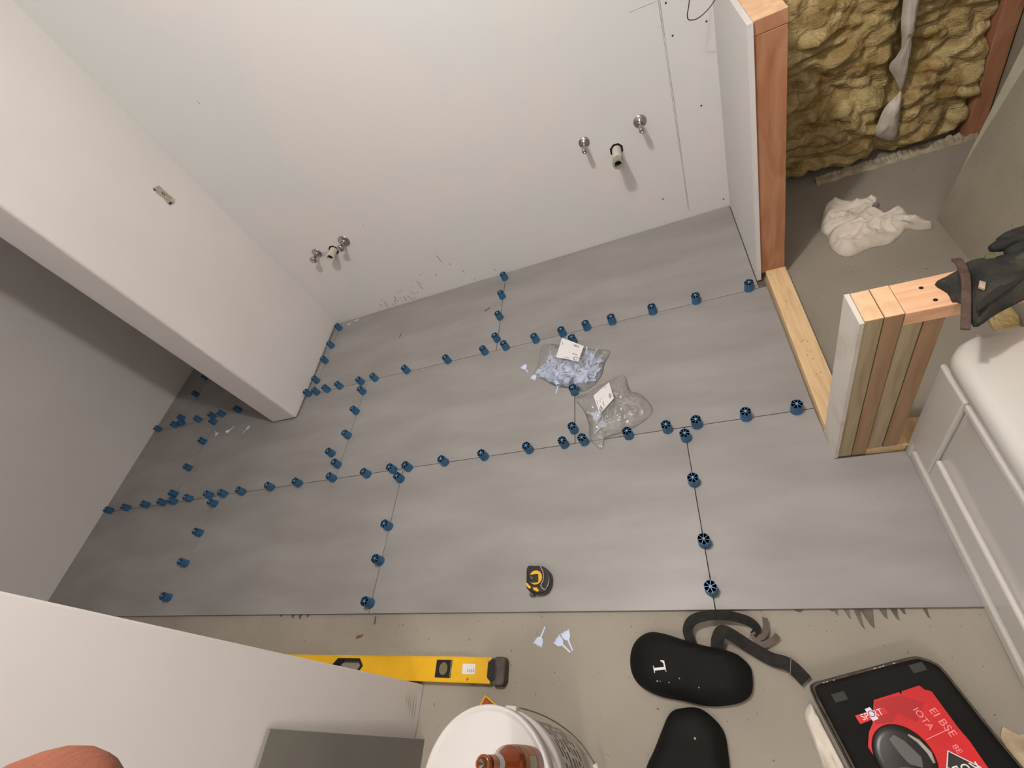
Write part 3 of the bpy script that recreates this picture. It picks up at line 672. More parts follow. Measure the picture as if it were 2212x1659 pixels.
# far basin side and deck out to the wall
last = [(0.76, 0.14), (1.0, 0.14), (1.08, 0.2), (1.12, 0.46), (1.14, 0.5), (1.26, 0.5)]
prev = [r[-1] for r in rows]
for x, z in last[1:]:
    cur = []
    for y, v in zip(ys, prev):
        f = min(1, max(0, (0.62-y)/0.10)); f = f*f*(3-2*f)
        cur.append(bm.verts.new((x, y, 0.5*(1-f)+z*f)))
    for i in range(len(ys)-1): bm.faces.new((prev[i], cur[i], cur[i+1], prev[i+1]))
    prev = cur
# end wall
e = [bm.verts.new((x, 0.753, z)) for x, z in ((0.535, ZC), (1.26, ZC), (1.26, 0.5), (0.555, 0.5))]; bm.faces.new(e)
obj('tub_shell', bm, M_tub, t, smooth=True)
# recessed look of the apron: raised frame around a panel
bm = B()
box(bm, 0.509, 0.5225, 0.640, 0.752, 0.075, 0.418)
box(bm, 0.509, 0.5225, -1.3, 0.640, 0.395, 0.418)
box(bm, 0.509, 0.5225, -1.3, 0.640, 0.075, 0.160)
obj('apron_frame', bm, M_tub, t, bevel=0.007, seg=4)
bm = B(); box(bm, 0.514, 0.5345, -1.3, 0.750, 0.0005, 0.038); box(bm, 0.510, 0.5300, 0.728, 0.7525, 0.0005, 0.08); obj('apron_toe', bm, M_tub, t, bevel=0.008, seg=4)
bm = B(); tube(bm, [(0.640, 0.60, 0.515), (0.645, 0.66, 0.516), (0.648, 0.71, 0.514)], [0.014, 0.013, 0.012], 12)
tag(obj('red_handle', bm, mat('red_plastic', s2l(176, 34, 18), 0.4), smooth=True), 'red plastic handle on the bathtub rim at the right edge', 'handle')

# ---------------------------------------------------------------- rags
def ragz(hm, s, seed):
    def f(x, y, t):
        e = min(1, t*5)**0.5
        r = 1-abs(nz(x*0.7+0.5*y, y*1.5-0.3*x, seed, s)); r2 = 1-abs(nz(x, y*1.3, seed+7, s*1.9))
        return 0.004+e*(0.010+hm*(r**2.2*0.75+r2**3*0.28))
    return f
rag = [(0.615, 1.873), (0.654, 1.941), (0.704, 1.917), (0.765, 1.891), (0.792, 1.894), (0.81, 1.853), (0.775, 1.799), (0.807, 1.775), (0.837, 1.767), (0.867, 1.773), (0.876, 1.727), (0.913, 1.650), (0.87, 1.655), (0.846, 1.677), (0.817, 1.653), (0.769, 1.618), (0.712, 1.621), (0.64, 1.601), (0.604, 1.63), (0.592, 1.697), (0.6, 1.743), (0.590, 1.796)]
bm = dome(rag, ragz(0.052, 12, 4.7), 60, 8, base=ZC+0.0003, centre=(0.70, 1.75))
tag(obj('cloth_rag', bm, M_rag, smooth=True), 'crumpled white cotton rag on the concrete behind the half wall', 'rag')
rag2 = [(0.098, 0.120), (0.083, 0.095), (0.088, 0.05), (0.094, -0.01), (0.10, -0.12), (0.160, -0.12), (0.141, -0.01), (0.119, 0.07), (0.106, 0.115)]
bm = dome(rag2, ragz(0.022, 16, 9.2), 14, 5, base=ZC+0.0003)
tag(obj('cloth_rag', bm, M_rag, smooth=True), 'white cloth sticking out under the left side of the black case', 'rag')
bm = B(); prism(bm, [(0.452, 0.098), (0.472, 0.085), (0.52, 0.094), (0.54, 0.0), (0.49, -0.03), (0.43, 0.0), (0.446, 0.05), (0.440, 0.078)], ZC+0.0003, ZC+0.006)
tag(obj('paper_scrap', bm, M_card), 'crumpled beige paper scrap right of the black case', 'scrap')

# ---------------------------------------------------------------- tape measure
t = thing('tape_measure', 'yellow and black tape measure lying on the front row tile', 'tape measure', (-0.607, 0.425, 0))
def sc(pts, f): 
    c = (sum(p[0] for p in pts)/len(pts), sum(p[1] for p in pts)/len(pts)); return [((p[0]-c[0])*f+c[0], (p[1]-c[1])*f+c[1]) for p in pts]
body = [(-0.042, 0.041), (-0.015, 0.042), (0.012, 0.040), (0.033, 0.026), (0.041, 0.010), (0.042, -0.010), (0.036, -0.029), (0.023, -0.042), (0.002, -0.047), (-0.020, -0.043), (-0.036, -0.033), (-0.042, -0.024), (-0.043, 0.0)]
bm = B(); prism(bm, [tuple(p[:2]) for p in catmull(body, 4)], 0.0003, 0.033); obj('case', bm, M_blkp, t, bevel=0.005, seg=3)
bm = B(); prism(bm, [tuple(p[:2]) for p in catmull([(-0.040, -0.012), (-0.030, -0.021), (-0.024, -0.026), (-0.028, -0.031), (-0.036, -0.026), (-0.041, -0.019)], 3)], 0.030, 0.0342); obj('yellow_panel', bm, M_yel, t)
bm = B(); prism(bm, [(-0.018, -0.028), (-0.004, -0.028), (0.006, -0.038), (-0.002, -0.041), (-0.012, -0.036)], 0.030, 0.0342); obj('yellow_panel', bm, M_yel, t)
bm = B(); tube(bm, catmull([(0.006, 0.040, .033), (0.013, 0.028, .034), (0.019, 0.012, .0345), (0.018, -0.008, .0345), (0.011, -0.020, .034), (0.016, -0.030, .034), (0.027, -0.037, .032)], 5, False), 0.0016, 6); obj('cream_line', bm, M_card, t, smooth=True)
bm = B(); lathe(bm, [(0.0225, 0.030), (0.0225, 0.036), (0.0205, 0.0368), (0.0, 0.0368)], 40, Matrix.Translation((-0.008, 0.003, 0))); obj('yellow_disc', bm, M_yel, t)
bm = B(); lathe(bm, [(0.0242, 0.0300), (0.0242, 0.0355), (0.0225, 0.0356)], 40, Matrix.Translation((-0.008, 0.003, 0)), cap=False); obj('black_ring', bm, M_blkp, t)
bm = B(); prism(bm, [tuple(p[:2]) for p in [(-0.026, 0.011), (0.002, 0.013), (0.003, -0.013), (-0.018, -0.014), (-0.028, -0.009), (-0.0315, 0.0), (-0.0305, 0.007)]], 0.035, 0.043); clp = obj('belt_clip', bm, M_blkp, t, bevel=0.003, seg=2)
bm = B(); tube(bm, [(-0.022, 0.006, 0.0433), (-0.021, -0.001, 0.0434), (-0.017, -0.003, 0.0434), (-0.0145, 0.001, 0.0433)], 0.0008, 6); obj('embossed_mark', bm, M_inkl, clp)
bm = B(); box(bm, -0.035, -0.018, -0.049, -0.042, 0.004, 0.022); obj('hook', bm, M_grime, t, bevel=0.002)

# ---------------------------------------------------------------- spirit level
t = thing('spirit_level', 'long yellow spirit level with black end cap on the concrete', 'spirit level', (0, 0, ZC+0.0003), 0.0)
rot = Matrix.Translation((-0.758, 0.161, 0)) @ Matrix.Rotation(0.012, 4, 'Z')
def lv(bm): bm.transform(rot); return bm
hole = [(-0.640, 0.002), (-0.618, 0.026), (-0.520, 0.026), (-0.500, 0.004), (-0.520, -0.022), (-0.618, -0.022)]
bm = B()
# body around the handle hole
box(bm, -1.15, -0.640, -0.035, 0.035, 0, 0.030); box(bm, -0.500, 0.0, -0.035, 0.035, 0, 0.030)
box(bm, -0.640, -0.500, 0.026, 0.035, 0, 0.030); box(bm, -0.640, -0.500, -0.035, -0.022, 0, 0.030)
for a, b, c in (((-0.640, 0.026), (-0.640, 0.002), (-0.618, 0.026)), ((-0.500, 0.026), (-0.520, 0.026), (-0.500, 0.004)), ((-0.640, -0.022), (-0.618, -0.022), (-0.640, 0.002)), ((-0.500, -0.022), (-0.500, 0.004), (-0.520, -0.022))): prism(bm, [a, b, c], 0, 0.030)
obj('level_body', lv(bm), M_yel, t)
bm = B(); box(bm, -1.15, -0.0, -0.0355, -0.033, 0.0305, 0.0315); box(bm, -1.15, 0, 0.033, 0.0355, 0.0305, 0.0315); obj('rail_edges', lv(bm), M_yel, t)
bm = B(); hi = sc(hole, 0.86); n = 6
for i in range(n):
    a, b = hole[i], hole[(i+1) % n]; c, d = hi[(i+1) % n], hi[i]; prism(bm, [a, b, c, d], 0.002, 0.034)
obj('handle_grip', lv(bm), M_blkp, t)
bm = B(); box(bm, -0.200, -0.142, -0.024, 0.026, 0.028, 0.034); v = obj('vial_block', lv(bm), M_blkp, t, bevel=0.002)
bm = B(); lathe(bm, [(0.017, 0.034), (0.017, 0.0352), (0.0, 0.0352)], 28, Matrix.Translation((-0.170, 0.001, 0)) @ Matrix.Diagonal((0.9, 1.05, 1, 1))); obj('vial_window', lv(bm), mat('olive_glass', s2l(112, 106, 78), 0.15), v)
bm = B(); box(bm, -0.102, -0.056, -0.012, 0.016, 0.0301, 0.0306); s_ = obj('sticker', lv(bm), M_paper, t)
bm = B()
for i in range(4): box(bm, -0.084+i*0.007, -0.080+i*0.007, -0.007, 0.001, 0.0306, 0.0308)
obj('print', lv(bm), M_inkl, s_)
bm = B(); prism(bm, [(0.0, 0.030), (0.018, 0.037), (0.042, 0.037), (0.048, 0.025), (0.048, -0.030), (0.040, -0.040), (0.010, -0.040), (0.0, -0.026), (-0.012, -0.020), (-0.012, 0.020)], -0.0001, 0.033); e_ = obj('end_cap', lv(bm), mat('grey_end_cap', s2l(84, 78, 70), 0.7, s2l(66, 60, 54), 40), t, bevel=0.004, seg=3)
bm = B(); prism(bm, [(-0.010, -0.020), (0.002, -0.030), (0.018, -0.026), (0.022, 0.0), (0.018, 0.026), (0.002, 0.030), (-0.010, 0.020)], 0.033, 0.036); obj('cap_face', lv(bm), M_blkp, e_, bevel=0.0015)

# ---------------------------------------------------------------- bucket and bottle
bx, by = -0.577, -0.097
t = thing('bucket', 'white plastic bucket with lid and wire handle in the foreground', 'bucket', (bx, by, ZC+0.0003))
hz = 0.372
bm = B(); lathe(bm, [(0.128, 0.0), (0.132, 0.004), (0.143, 0.270), (0.150, 0.272), (0.152, 0.285), (0.150, 0.298), (0.1445, 0.300), (0.148, hz-0.006)], 72); obj('bucket_body', bm, M_wht, t, smooth=True)
bm = B(); lathe(bm, [(0.150, hz-0.030), (0.1535, hz-0.028), (0.1545, hz), (0.1525, hz+0.006), (0.148, hz+0.006), (0.143, hz+0.001), (0.138, hz+0.0005), (0.0, hz+0.0005)], 72); obj('lid', bm, M_wht, t, smooth=True)
def patch_cyl(bm, a0, a1, z0, z1, rf):
    n = max(2, int((a1-a0)/0.05)); pr = None
    for i in range(n+1):
        a = a0+(a1-a0)*i/n
        q = [bm.verts.new((rf(z)*math.cos(a), rf(z)*math.sin(a), z)) for z in (z0, z1)]
        if pr: bm.faces.new((pr[0], q[0], q[1], pr[1]))
        pr = q
rf = lambda z: 0.132+(0.011)*(z-0.004)/0.266+0.0012
bm = B(); patch_cyl(bm, -1.5, 1.45, 0.045, 0.262, rf); lab = obj('printed_label', bm, mat('label_grey', s2l(200, 195, 188), 0.5), t)
rf2 = lambda z: rf(z)+0.0005
bm = B(); rb = random.Random(4)
patch_cyl(bm, 0.10, 0.36, 0.236, 0.250, rf2); patch_cyl(bm, -0.6, 0.06, 0.238, 0.248, rf2)
obj('bold_print', bm, mat('brown_black_print', s2l(74, 64, 56), 0.6), lab)
bm = B()
for z0, z1 in ((0.215, 0.226), (0.195, 0.204), (0.17, 0.182), (0.14, 0.152), (0.12, 0.128), (0.095, 0.106), (0.07, 0.08)):
    a = -1.3
    while a < 1.3:
        l = rb.uniform(0.07, 0.30); patch_cyl(bm, a, min(a+l, 1.35), z0, z1, rf2); a += l+rb.uniform(0.04, 0.10)
obj('text_lines', bm, M_inkg, lab)
bm = B()
for s in (1, -1): box(bm, 0.0, 0.03, s*0.146-0.012, s*0.146+0.012, 0.276, 0.300)
obj('handle_ear', bm, M_wht, t, bevel=0.004)
hp = []
for i in range(25):
    a = PI*i/24; y = 0.156*math.cos(a)
    s = math.sin(a); hp.append((0.015+0.158*s, y, 0.288-0.215*s**1.2))
bm = B(); tube(bm, hp, 0.0016, 8); hd = obj('wire_handle', bm, mat('dull_steel', s2l(140, 130, 116), 0.4, metal=0.8), t, smooth=True)
bm = B(); tube(bm, hp[9:17], 0.0062, 12); obj('handle_grip', bm, M_wht, hd, smooth=True)
bm = B(); patch_cyl(bm, 1.2, 1.5, 0.31, 0.335, lambda z: 0.15); 
bm.free()
t = thing('amber_bottle', 'open amber glass bottle standing on the bucket lid', 'bottle', (-0.474, -0.042, ZC+0.0003+hz+0.0012))
bm = B(); lathe(bm, [(0.028, 0.0), (0.031, 0.004), (0.031, 0.112), (0.029, 0.128), (0.020, 0.150), (0.0145, 0.168), (0.0130, 0.215), (0.0142, 0.217), (0.0142, 0.226), (0.0128, 0.229), (0.0100, 0.228), (0.0098, 0.19), (0.0, 0.185)], 40); obj('glass_body', bm, M_amber, t, smooth=True)
bm = B(); lathe(bm, [(0.0314, 0.030), (0.0314, 0.100)], 40, cap=False, a0=-2.4, a1=2.4); bl = obj('body_label', bm, mat('bottle_label', s2l(170, 128, 92), 0.5, s2l(150, 96, 62), 40), t, smooth=True)
bm = B(); lathe(bm, [(0.0318, 0.045), (0.0318, 0.080)], 20, cap=False, a0=-0.2, a1=0.5); obj('label_panel', bm, M_inkl, bl, smooth=True)
bm = B(); lathe(bm, [(0.0160, 0.166), (0.0142, 0.184)], 30, cap=False); obj('neck_label', bm, mat('blue_grey_band', s2l(178, 182, 184), 0.4), t, smooth=True)
bm = B(); lathe(bm, [(0.0140, 0.185), (0.0137, 0.209)], 30, cap=False); obj('foil_band', bm, mat('tan_foil', s2l(166, 116, 84), 0.45), t, smooth=True)
bm = B(); lathe(bm, [(0.0099, 0.224), (0.0001, 0.220)], 20, cap=False); obj('bottle_mouth', bm, mat('mouth_shadow', s2l(70, 52, 20), 0.2), t)

# small card behind the bucket
t = thing('orange_card', 'small orange brown card with yellow border behind the bucket', 'card', (-0.776, 0.06, ZC+0.0003), 0)
P4 = [(-0.008, 0.038), (-0.030, -0.002), (0.02, -0.045), (0.052, 0.006)]
bm = B(); prism(bm, P4, 0, 0.004); obj('card_border', bm, M_yel, t)
bm = B(); prism(bm, sc(P4, 0.86), 0.004, 0.0044); obj('card_print', bm, M_orng, t)

# tile slabs leaning on the wall in the foreground
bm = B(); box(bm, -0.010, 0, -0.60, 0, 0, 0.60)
o = obj('spare_tile', bm, mat('shaded_grey_tile', s2l(112, 109, 102), 0.5, s2l(120, 117, 109), 4), bevel=0.0008, seg=1); o.matrix_world = Matrix.Translation((-1.0035+0.0240, -0.026, ZC+0.0005)) @ Matrix.Rotation(-0.036, 4, 'Y')  # darker than the floor tiles: part of its shade is put into the colour
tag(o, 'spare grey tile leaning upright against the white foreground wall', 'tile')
# soft smudges along the foot of the foreground wall corner
bm = B()
for z, y0, y1, wq in [(0.016, 0.004, 0.082, 0.0016), (0.030, 0.012, 0.090, 0.0022), (0.045, 0.020, 0.088, 0.0014), (0.058, 0.035, 0.092, 0.0018), (0.072, 0.050, 0.086, 0.0010)]:
    v = [bm.verts.new(p) for p in ((-1.0134, y0, z), (-1.0134, (y0+y1)/2, z-wq), (-1.0134, y1, z+0.004), (-1.0134, (y0+y1)/2, z+wq+0.002))]; bm.faces.new(v)
o = struct('smudge', bm, mat('light_grime', s2l(186, 175, 163), 0.9), parent=bpy.data.objects['wall_front'])

# ---------------------------------------------------------------- knee pads
kA = [(-0.326, 0.197), (-0.317, 0.232), (-0.296, 0.257), (-0.262, 0.272), (-0.22, 0.267), (-0.166, 0.251), (-0.122, 0.24), (-0.07, 0.23), (-0.039, 0.218), (-0.018, 0.196), (-0.015, 0.179), (-0.021, 0.146), (-0.036, 0.125), (-0.068, 0.111), (-0.127, 0.103), (-0.185, 0.11), (-0.255, 0.119), (-0.3, 0.138), (-0.321, 0.163)]
kB = [(-0.21, 0.092), (-0.158, 0.097), (-0.123, 0.075), (-0.106, 0.050), (-0.104, 0.020), (-0.108, -0.030), (-0.126, -0.08), (-0.168, -0.121), (-0.239, -0.138), (-0.296, -0.117), (-0.306, -0.047), (-0.278, 0.004), (-0.253, 0.048), (-0.234, 0.078)]
def padz(h, dip):
    def f(x, y, t):
        e = 1-(1-min(1, t*2.0))**2.4
        return 0.020+(h-0.020)*e**0.9-dip*math.exp(-((x+0.11)/0.03)**2)*e
    return f
def off(pts, dx, dy): return [(x-dx, y-dy) for x, y in pts]
t = thing('knee_pad', 'black foam knee pad marked with a white L', 'knee pad', (-0.17, 0.185, ZC+0.0003), group='pair of black foam knee pads')
bm = dome([(x+0.17, y-0.185) for x, y in kA], lambda x, y, t_: padz(0.072, 0.006)(x-0.17, y+0.185, t_), 18, 4); obj('pad', bm, M_foam, t, smooth=True)
S = Matrix.Translation((-0.068, -0.005, 0.0735)) @ Matrix.Rotation(-0.03, 4, 'Y') @ Matrix.Rotation(PI/2+0.12, 4, 'Z')
bm = B()   # serif letter L, x to the right, y up
Lp = [(-0.013, 0.016), (0.003, 0.016), (0.003, 0.0145), (-0.002, 0.0135), (-0.002, -0.0125), (0.007, -0.0125), (0.0125, -0.006), (0.0142, -0.0065), (0.0125, -0.016), (-0.013, -0.016), (-0.013, -0.0145), (-0.008, -0.0135), (-0.008, 0.0135), (-0.013, 0.0145)]
prism(bm, Lp, -0.003, 0.0006, S); obj('letter_mark', bm, M_paper, t)
bm = B()
for x, y, r in [(-0.077, -0.038, .0022), (-0.070, -0.038, .0014), (-0.047, -0.040, .0018), (-0.020, -0.030, .0022), (0.025, -0.048, .0018)]: lathe(bm, [(r, -0.004), (r*0.8, 0.0006), (0.0001, 0.0008)], 8, Matrix.Translation((x, y, padz(0.072, 0.006)(x-0.17, y+0.185, 0.5)+0.0002)))
obj('paint_specks', bm, M_inkl, t)
def strap(path, wd, tw=None, name='strap', par=t, m=None):
    p = catmull(path, 8, False)
    if tw: tws = [tw[0]+(tw[1]-tw[0])*i/(len(p)-1) for i in range(len(p))]
    else: tws = [0]*len(p)
    bm = B(); tube(bm, [q-Vector(par.location) for q in p], 0, flat=(wd, 0.0022, tws)); return obj(name, bm, m or M_strap, par)
strap([(-0.150, 0.235, 0.012), (-0.158, 0.272, 0.020), (-0.140, 0.298, 0.030), (-0.100, 0.309, 0.034), (-0.05, 0.311, 0.026), (0.0, 0.300, 0.012), (0.018, 0.283, 0.004), (0.006, 0.268, 0.0)], 0.026, (0.0, 0.9))
strap([(0.006, 0.268, 0.004), (0.026, 0.262, 0.006), (0.040, 0.280, 0.010), (0.044, 0.308, 0.010)], 0.014, (0.2, 0.6), 'strap_end', m=M_grime)
strap([(0.004, 0.272, 0.004), (0.020, 0.246, 0.002), (0.046, 0.252, 0.006), (0.066, 0.266, 0.010)], 0.016, (0.1, 0.8), 'strap_end', m=M_grime)
strap([(-0.090, 0.215, 0.010), (-0.085, 0.248, 0.020), (-0.068, 0.270, 0.032), (-0.045, 0.262, 0.024), (-0.01, 0.240, 0.006), (0.035, 0.213, 0.004), (0.075, 0.199, 0.010), (0.104, 0.166, 0.006)], 0.032)
b_ = B(); bl_ = [(0.083, 0.214, 0.013), (0.070, 0.174, 0.013)]; 
tube(b_, [Vector(q)-Vector(t.location) for q in bl_], 0.0014, 6); obj('buckle', b_, mat('grey_buckle', s2l(88, 88, 86), 0.4), t)
t = thing('knee_pad', 'black foam knee pad partly under the marked one, cut by the frame', 'knee pad', (-0.2, -0.02, ZC+0.0003), group='pair of black foam knee pads')
bm = dome([(x+0.2, y+0.02) for x, y in kB], lambda x, y, t_: padz(0.055, 0.0)(x-0.2, y-0.02, t_), 16, 4); obj('pad', bm, M_foam, t, smooth=True)
bm = B(); lathe(bm, [(0.003, -0.004), (0.0026, 0.0006), (0.0001, 0.0009)], 10, Matrix.Translation((0.028, 0.052, 0.0552))); obj('paint_speck', bm, M_inkl, t)

# ---------------------------------------------------------------- black case with red label
t = thing('zip_case', 'black zip case with a red printed label at lower right', 'case', (0.27, 0.0, ZC+0.0003))
CZ = 0.088
o_top = [(0.108, 0.142), (0.118, 0.156), (0.14, 0.163), (0.247, 0.193), (0.325, 0.214), (0.345, 0.213), (0.362, 0.205), (0.373, 0.190), (0.397, 0.125), (0.419, 0.066), (0.445, 0.0), (0.470, -0.08), (0.478, -0.13), (0.46, -0.15), (0.40, -0.16), (0.20, -0.165), (0.17, -0.15), (0.165, -0.10), (0.146, 0.0), (0.124, 0.080)]
ol = [(p.x-0.27, p.y) for p in catmull(o_top, 3)]
c0 = (sum(p[0] for p in ol)/len(ol), sum(p[1] for p in ol)/len(ol))
def sc2(pts, d):
    f = 1-d/0.16
    return [((x-c0[0])*f+c0[0], (y-c0[1])*f+c0[1]) for x, y in pts]
bm = B(); rings = []
for d, z in ((0.006, 0.0), (0.001, 0.006), (0.0, 0.05), (0.002, 0.074), (0.008, 0.084), (0.016, CZ), (0.03, CZ+0.001)):
    rings.append([bm.verts.new((x, y, z)) for x, y in sc2(ol, d)])
for a, b in zip(rings, rings[1:]):
    for i in range(len(a)): bm.faces.new((a[i], a[(i+1) % len(a)], b[(i+1) % len(a)], b[i]))
bm.faces.new(rings[-1]); bm.faces.new(rings[0][::-1])
obj('case_shell', bm, M_foam, t, smooth=True)
for zz, nm in ((0.078, 'piping'), (0.055, 'zip')):
    bm = B(); pp = [Vector((x, y, zz)) for x, y in sc2(ol, 0.003 if nm == 'piping' else -0.001)]; pp.append(pp[0]); tube(bm, pp, 0.0030 if nm == 'piping' else 0.0022, 6); zp = obj(nm, bm, M_zip, t, smooth=True)
bm = B()
for x, y, a in [(0.135, 0.160, .25), (0.142, 0.162, .25), (0.157, 0.166, .3), (0.245, 0.192, .3), (0.256, 0.195, .3), (0.263, 0.197, .3), (0.285, 0.203, .3)]:
    m_ = Matrix.Translation((x-0.27, y-0.003, 0.0815)) @ Matrix.Rotation(a, 4, 'Z'); q = B(); box(q, -0.002, 0.002, -0.0006, 0.0006, 0, 0.0008); q.transform(m_)
    me = bpy.data.meshes.new('q'); q.to_mesh(me); q.free(); bm.from_mesh(me); bpy.data.meshes.remove(me)
obj('zip_teeth', bm, M_paper, zp)
red = [(0.222, 0.127), (0.274, 0.144), (0.276, 0.139), (0.280, 0.146), (0.315, 0.158), (0.321, 0.151), (0.333, 0.148), (0.354, 0.086), (0.364, 0.065), (0.376, 0.024), (0.384, -0.003), (0.40, -0.06), (0.405, -0.10), (0.21, -0.10), (0.205, -0.03), (0.193, 0.018), (0.184, 0.042), (0.194, 0.068), (0.206, 0.084)]
bm = B(); prism(bm, [(x-0.27, y) for x, y in red], CZ+0.0008, CZ+0.0022); rl = obj('red_label', bm, M_redl, t); rl['label'] = 'red printed label'
zt2 = CZ+0.0024
bm = B(); prism(bm, [(x-0.27, y) for x, y in [(0.222, 0.124), (0.274, 0.138), (0.312, 0.126), (0.286, 0.09), (0.258, 0.105), (0.243, 0.088), (0.21, 0.083)]], CZ+0.0022, CZ+0.0024); obj('dark_red_area', bm, M_redd, rl)
def case_text(name, s, size, x, y, ang, m, z=0.0003, sq=1.0, par=None): return text(name, s, size, Matrix.Translation((x-0.27, y, zt2+z)) @ Matrix.Rotation(ang, 4, 'Z'), m, par or rl, 0.0002, sq)
bm = B(); prism(bm, [(x-0.27, y) for x, y in [(0.177, 0.096), (0.236, 0.115), (0.241, 0.104), (0.182, 0.081)]], CZ+0.0022, CZ+0.0026); sb = obj('name_strip', bm, M_redl, rl)
bm = B(); prism(bm, [(x-0.27, y) for x, y in [(0.199, 0.109), (0.210, 0.1135), (0.2195, 0.093), (0.2075, 0.088)]], CZ+0.0026, CZ+0.0030); obj('white_block', bm, M_paper, sb)
case_text('lettering', 'SP  RT', 0.0165, 0.2095, 0.0995, 0.31, M_paper, 0.0006, 1.0)
case_text('lettering', 'O', 0.017, 0.2093, 0.1005, 0.31, mat('purple_print', s2l(110, 70, 130), 0.5), 0.0009)
for s, x, y, sz in [('EI BSE', 0.331, 0.094, 0.020), ('IOTA', 0.300, 0.098, 0.017), ('8E', 0.338, 0.050, 0.015)]:
    case_text('lettering', s, sz, x, y, -1.13, M_pinkp)
bm = B(); q0, q1 = Vector((0.292-0.27, 0.062, zt2+0.0005)), Vector((0.338-0.27, 0.083, zt2+0.0005)); tube(bm, [q0, q1], 0.0008, 6); obj('thin_rule', bm, M_pinkp, rl)
Dm = [(0.321, 0.047), (0.366, 0.024), (0.345, -0.022), (0.300, 0.0)]
bm = B(); prism(bm, [(x-0.27, y) for x, y in Dm], CZ+0.0022, CZ+0.0026); dd = obj('diamond_border', bm, M_paper, rl)
bm = B(); prism(bm, [(x-0.27, y) for x, y in sc(Dm, 0.93)], CZ+0.0026, CZ+0.0030); obj('diamond_panel', bm, M_ink, dd)
case_text('lettering', 'RUBI', 0.026, 0.337, 0.018, PI+0.28, M_paper, 0.0010)
case_text('lettering', '08', 0.016, 0.292, 0.008, PI+0.2, M_pinkp, 0.0002)
# round black moulded boss with grey knee cap picture
bm = B(); lathe(bm, [(0.054, 0), (0.054, 0.002), (0.050, 0.006), (0.040, 0.0075), (0.0, 0.008)], 40, Matrix.Translation((0.243-0.27, 0.030, CZ+0.001)) @ Matrix.Diagonal((1.0, 1.02, 1, 1))); bo = obj('black_boss', bm, M_blkp, t, smooth=True)
bm = B(); prism(bm, [(x-0.27, y) for x, y in [(0.224, 0.058), (0.236, 0.067), (0.252, 0.057), (0.272, 0.032), (0.268, 0.014), (0.246, 0.018), (0.234, 0.036)]], CZ+0.007, CZ+0.013); obj('grey_block', bm, mat('dark_grey_plastic', s2l(92, 92, 88), 0.35), bo, bevel=0.002)
bm = B(); prism(bm, [(x-0.27, y) for x, y in [(0.226, 0.012), (0.262, -0.004), (0.270, 0.010), (0.240, 0.014)]], CZ+0.007, CZ+0.011); obj('grey_bar', bm, mat('mid_grey_plastic', s2l(84, 84, 82), 0.4), bo, bevel=0.002)
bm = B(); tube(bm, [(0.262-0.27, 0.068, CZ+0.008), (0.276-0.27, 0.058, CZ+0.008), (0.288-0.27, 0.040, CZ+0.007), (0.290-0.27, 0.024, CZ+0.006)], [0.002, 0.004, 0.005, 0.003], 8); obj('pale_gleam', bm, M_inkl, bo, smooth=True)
for x, y in ((0.158, 0.130), (0.325, 0.192)):
    bm = B(); box(bm, -0.014, 0.014, -0.008, 0.008, 0, 0.0012); o = obj('worn_patch', bm, mat('olive_patch', s2l(52, 54, 46), 0.8), t, loc=(x-0.27, y, CZ-0.004 if x < 0.2 else CZ-0.004), rot=(0, 0, 0.28))
    o.location.z = CZ+0.0005

# ---------------------------------------------------------------- work gloves on the half wall
def skinned(name, verts, edges, m, parent, levels=2):
    me = bpy.data.meshes.new(name); me.from_pydata([v[:3] for v in verts], edges, []); me.update()
    o = bpy.data.objects.new(name, me); C.objects.link(o); o.parent = parent
    sk = o.modifiers.new('skin', 'SKIN'); sk.use_smooth_shade = True
    for i, v in enumerate(verts):
        r = v[3]; me.skin_vertices[0].data[i].radius = (r, r*(v[4] if len(v) > 4 else 1))
        me.skin_vertices[0].data[i].use_root = (i == 0)
    s = o.modifiers.new('sub', 'SUBSURF'); s.levels = levels; s.render_levels = levels
    me.materials.append(m); return o
t = thing('work_glove', 'worn black work glove lying on top of the low half wall', 'glove', (0.5, 0.78, zt+0.0005))
gl = lambda pts: [(x-0.5, y-0.78) for x, y in pts]
def gz(h, s, seed): return lambda x, y, t_: 0.004+h*(1-(1-min(1, t_*1.8))**2)+0.006*min(1, t_*4)*abs(nz(x, y, seed, s))
bm = dome(gl([(0.520, 0.77), (0.535, 0.812), (0.548, 0.852), (0.575, 0.846), (0.62, 0.85), (0.68, 0.86), (0.72, 0.84), (0.70, 0.77), (0.62, 0.742), (0.545, 0.712), (0.498, 0.69)]), gz(0.028, 22, 2), 18, 4); hb = obj('glove_hand', bm, M_glove, t, smooth=True)
# cuff binding
bm = B(); tube(bm, [Vector(p)-Vector((0.5, 0.78, zt)) for p in catmull([(0.536, 0.862, zt+0.012), (0.532, 0.838, zt+0.022), (0.520, 0.79, zt+0.028), (0.500, 0.735, zt+0.022), (0.480, 0.680, zt+0.010)], 6, False)], 0, flat=(0.014, 0.006, [0.0]*25)); obj('cuff_binding', bm, M_gloveb, t, bevel=0.001)
for i, (a, b, r) in enumerate([((0.585, 0.852), (0.71, 0.880), .0135), ((0.604, 0.868), (0.73, 0.900), .013), ((0.60, 0.832), (0.73, 0.852), .0135), ((0.60, 0.806), (0.72, 0.822), .013)]):
    A = Vector((a[0]-0.5, a[1]-0.78, 0.030)); Z = Vector((b[0]-0.5, b[1]-0.78, 0.020))
    pp = [A.lerp(Z, k/8) for k in range(9)]
    bm = B(); tube(bm, pp, [r*0.55, r*0.95]+[r*(1+0.07*math.sin(k*2.3+i)) for k in range(6)]+[r*0.6], 12); obj('glove_finger', bm, M_glove, t, smooth=True)
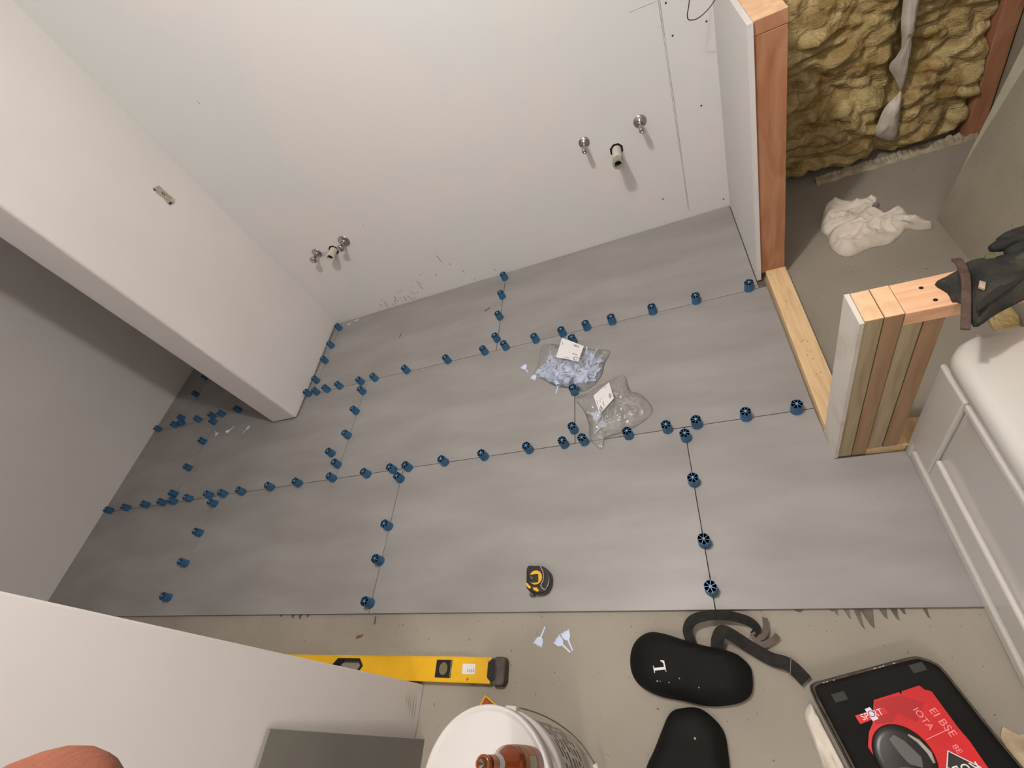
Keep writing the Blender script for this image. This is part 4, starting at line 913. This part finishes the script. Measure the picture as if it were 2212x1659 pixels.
bm = B(); prism(bm, gl([(0.500, 0.700), (0.505, 0.716), (0.57, 0.765), (0.64, 0.795), (0.645, 0.785), (0.58, 0.748)]), 0.026, 0.034); obj('velcro_strap', bm, M_ink, t, bevel=0.002)
bm = B(); prism(bm, gl([(0.562, 0.822), (0.568, 0.836), (0.580, 0.834), (0.578, 0.82)]), 0.030, 0.037); obj('green_tab', bm, mat('green_tab', s2l(96, 104, 66), 0.8, s2l(60, 72, 50), 60), t, bevel=0.001)
bm = B(); prism(bm, gl([(0.5255, 0.757), (0.533, 0.772), (0.539, 0.764), (0.531, 0.748)]), 0.030, 0.0345); obj('pale_tag', bm, M_card, t)
bm = dome(gl([(0.486, 0.815), (0.510, 0.828), (0.540, 0.836), (0.550, 0.79), (0.520, 0.735), (0.500, 0.757), (0.493, 0.760), (0.495, 0.785)]), gz(0.014, 30, 8), 14, 3); obj('cuff_flap', bm, M_glove, t, smooth=True)

# yellow insulation scrap past the half wall
bm = dome([(0.875, 1.13), (0.91, 1.10), (0.938, 1.12), (0.938, 1.26), (0.91, 1.28), (0.885, 1.22)], lambda x, y, t_: 0.004+0.03*min(1, t_*3)+0.012*nz(x, y, 3, 40), 12, 4, base=ZC)
tag(obj('insulation_scrap', bm, M_ins, smooth=True), 'piece of yellow insulation on the floor behind the half wall', 'insulation')

# ---------------------------------------------------------------- photographer's hand at the lens
t = thing('person', 'fingertip of the person holding the camera, at the lower left corner', 'person', (-0.080, -0.06, 1.48))
def cw(x, y, z): return CAM+R @ Vector((x, -y, -z))-Vector((-0.080, -0.06, 1.48))
V = []; E = []
def add(p, r, link, k=1.0):
    V.append((p.x, p.y, p.z, r, k)); 
    if link is not None: E.append((link, len(V)-1))
    return len(V)-1
pm = add(cw(-0.088, 0.133, -0.005), 0.020, None, 1.3)
kn = add(cw(-0.068, 0.108, 0.012), 0.0125, pm); md = add(cw(-0.060, 0.088, 0.030), 0.0102, kn); m2 = add(cw(-0.055, 0.072, 0.044), 0.0096, md); m3 = add(cw(-0.0530, 0.0560, 0.0495), 0.0096, m2); m4 = add(cw(-0.0518, 0.0480, 0.0503), 0.0096, m3); add(cw(-0.0512, 0.0417, 0.0505), 0.0076, m4)
for dx, ln in ((0.020, 0.9), (0.040, 0.8), (-0.022, 0.95)):
    a = add(cw(-0.085+dx, 0.112, 0.0), 0.0105, pm); b = add(cw(-0.080+dx, 0.104+0.01*ln, 0.022), 0.0092, a); c = add(cw(-0.078+dx, 0.122, 0.032), 0.0086, b); add(cw(-0.079+dx, 0.136, 0.026), 0.007, c)
th = add(cw(-0.112, 0.128, 0.012), 0.0115, pm); th2 = add(cw(-0.118, 0.116, 0.032), 0.010, th); add(cw(-0.114, 0.104, 0.046), 0.0085, th2)
wr = add(cw(-0.095, 0.170, -0.025), 0.026, pm); fa = add(cw(-0.110, 0.240, -0.06), 0.032, wr); add(cw(-0.130, 0.330, -0.11), 0.038, fa)
skinned('hand', V, E, M_skin, t, 2)
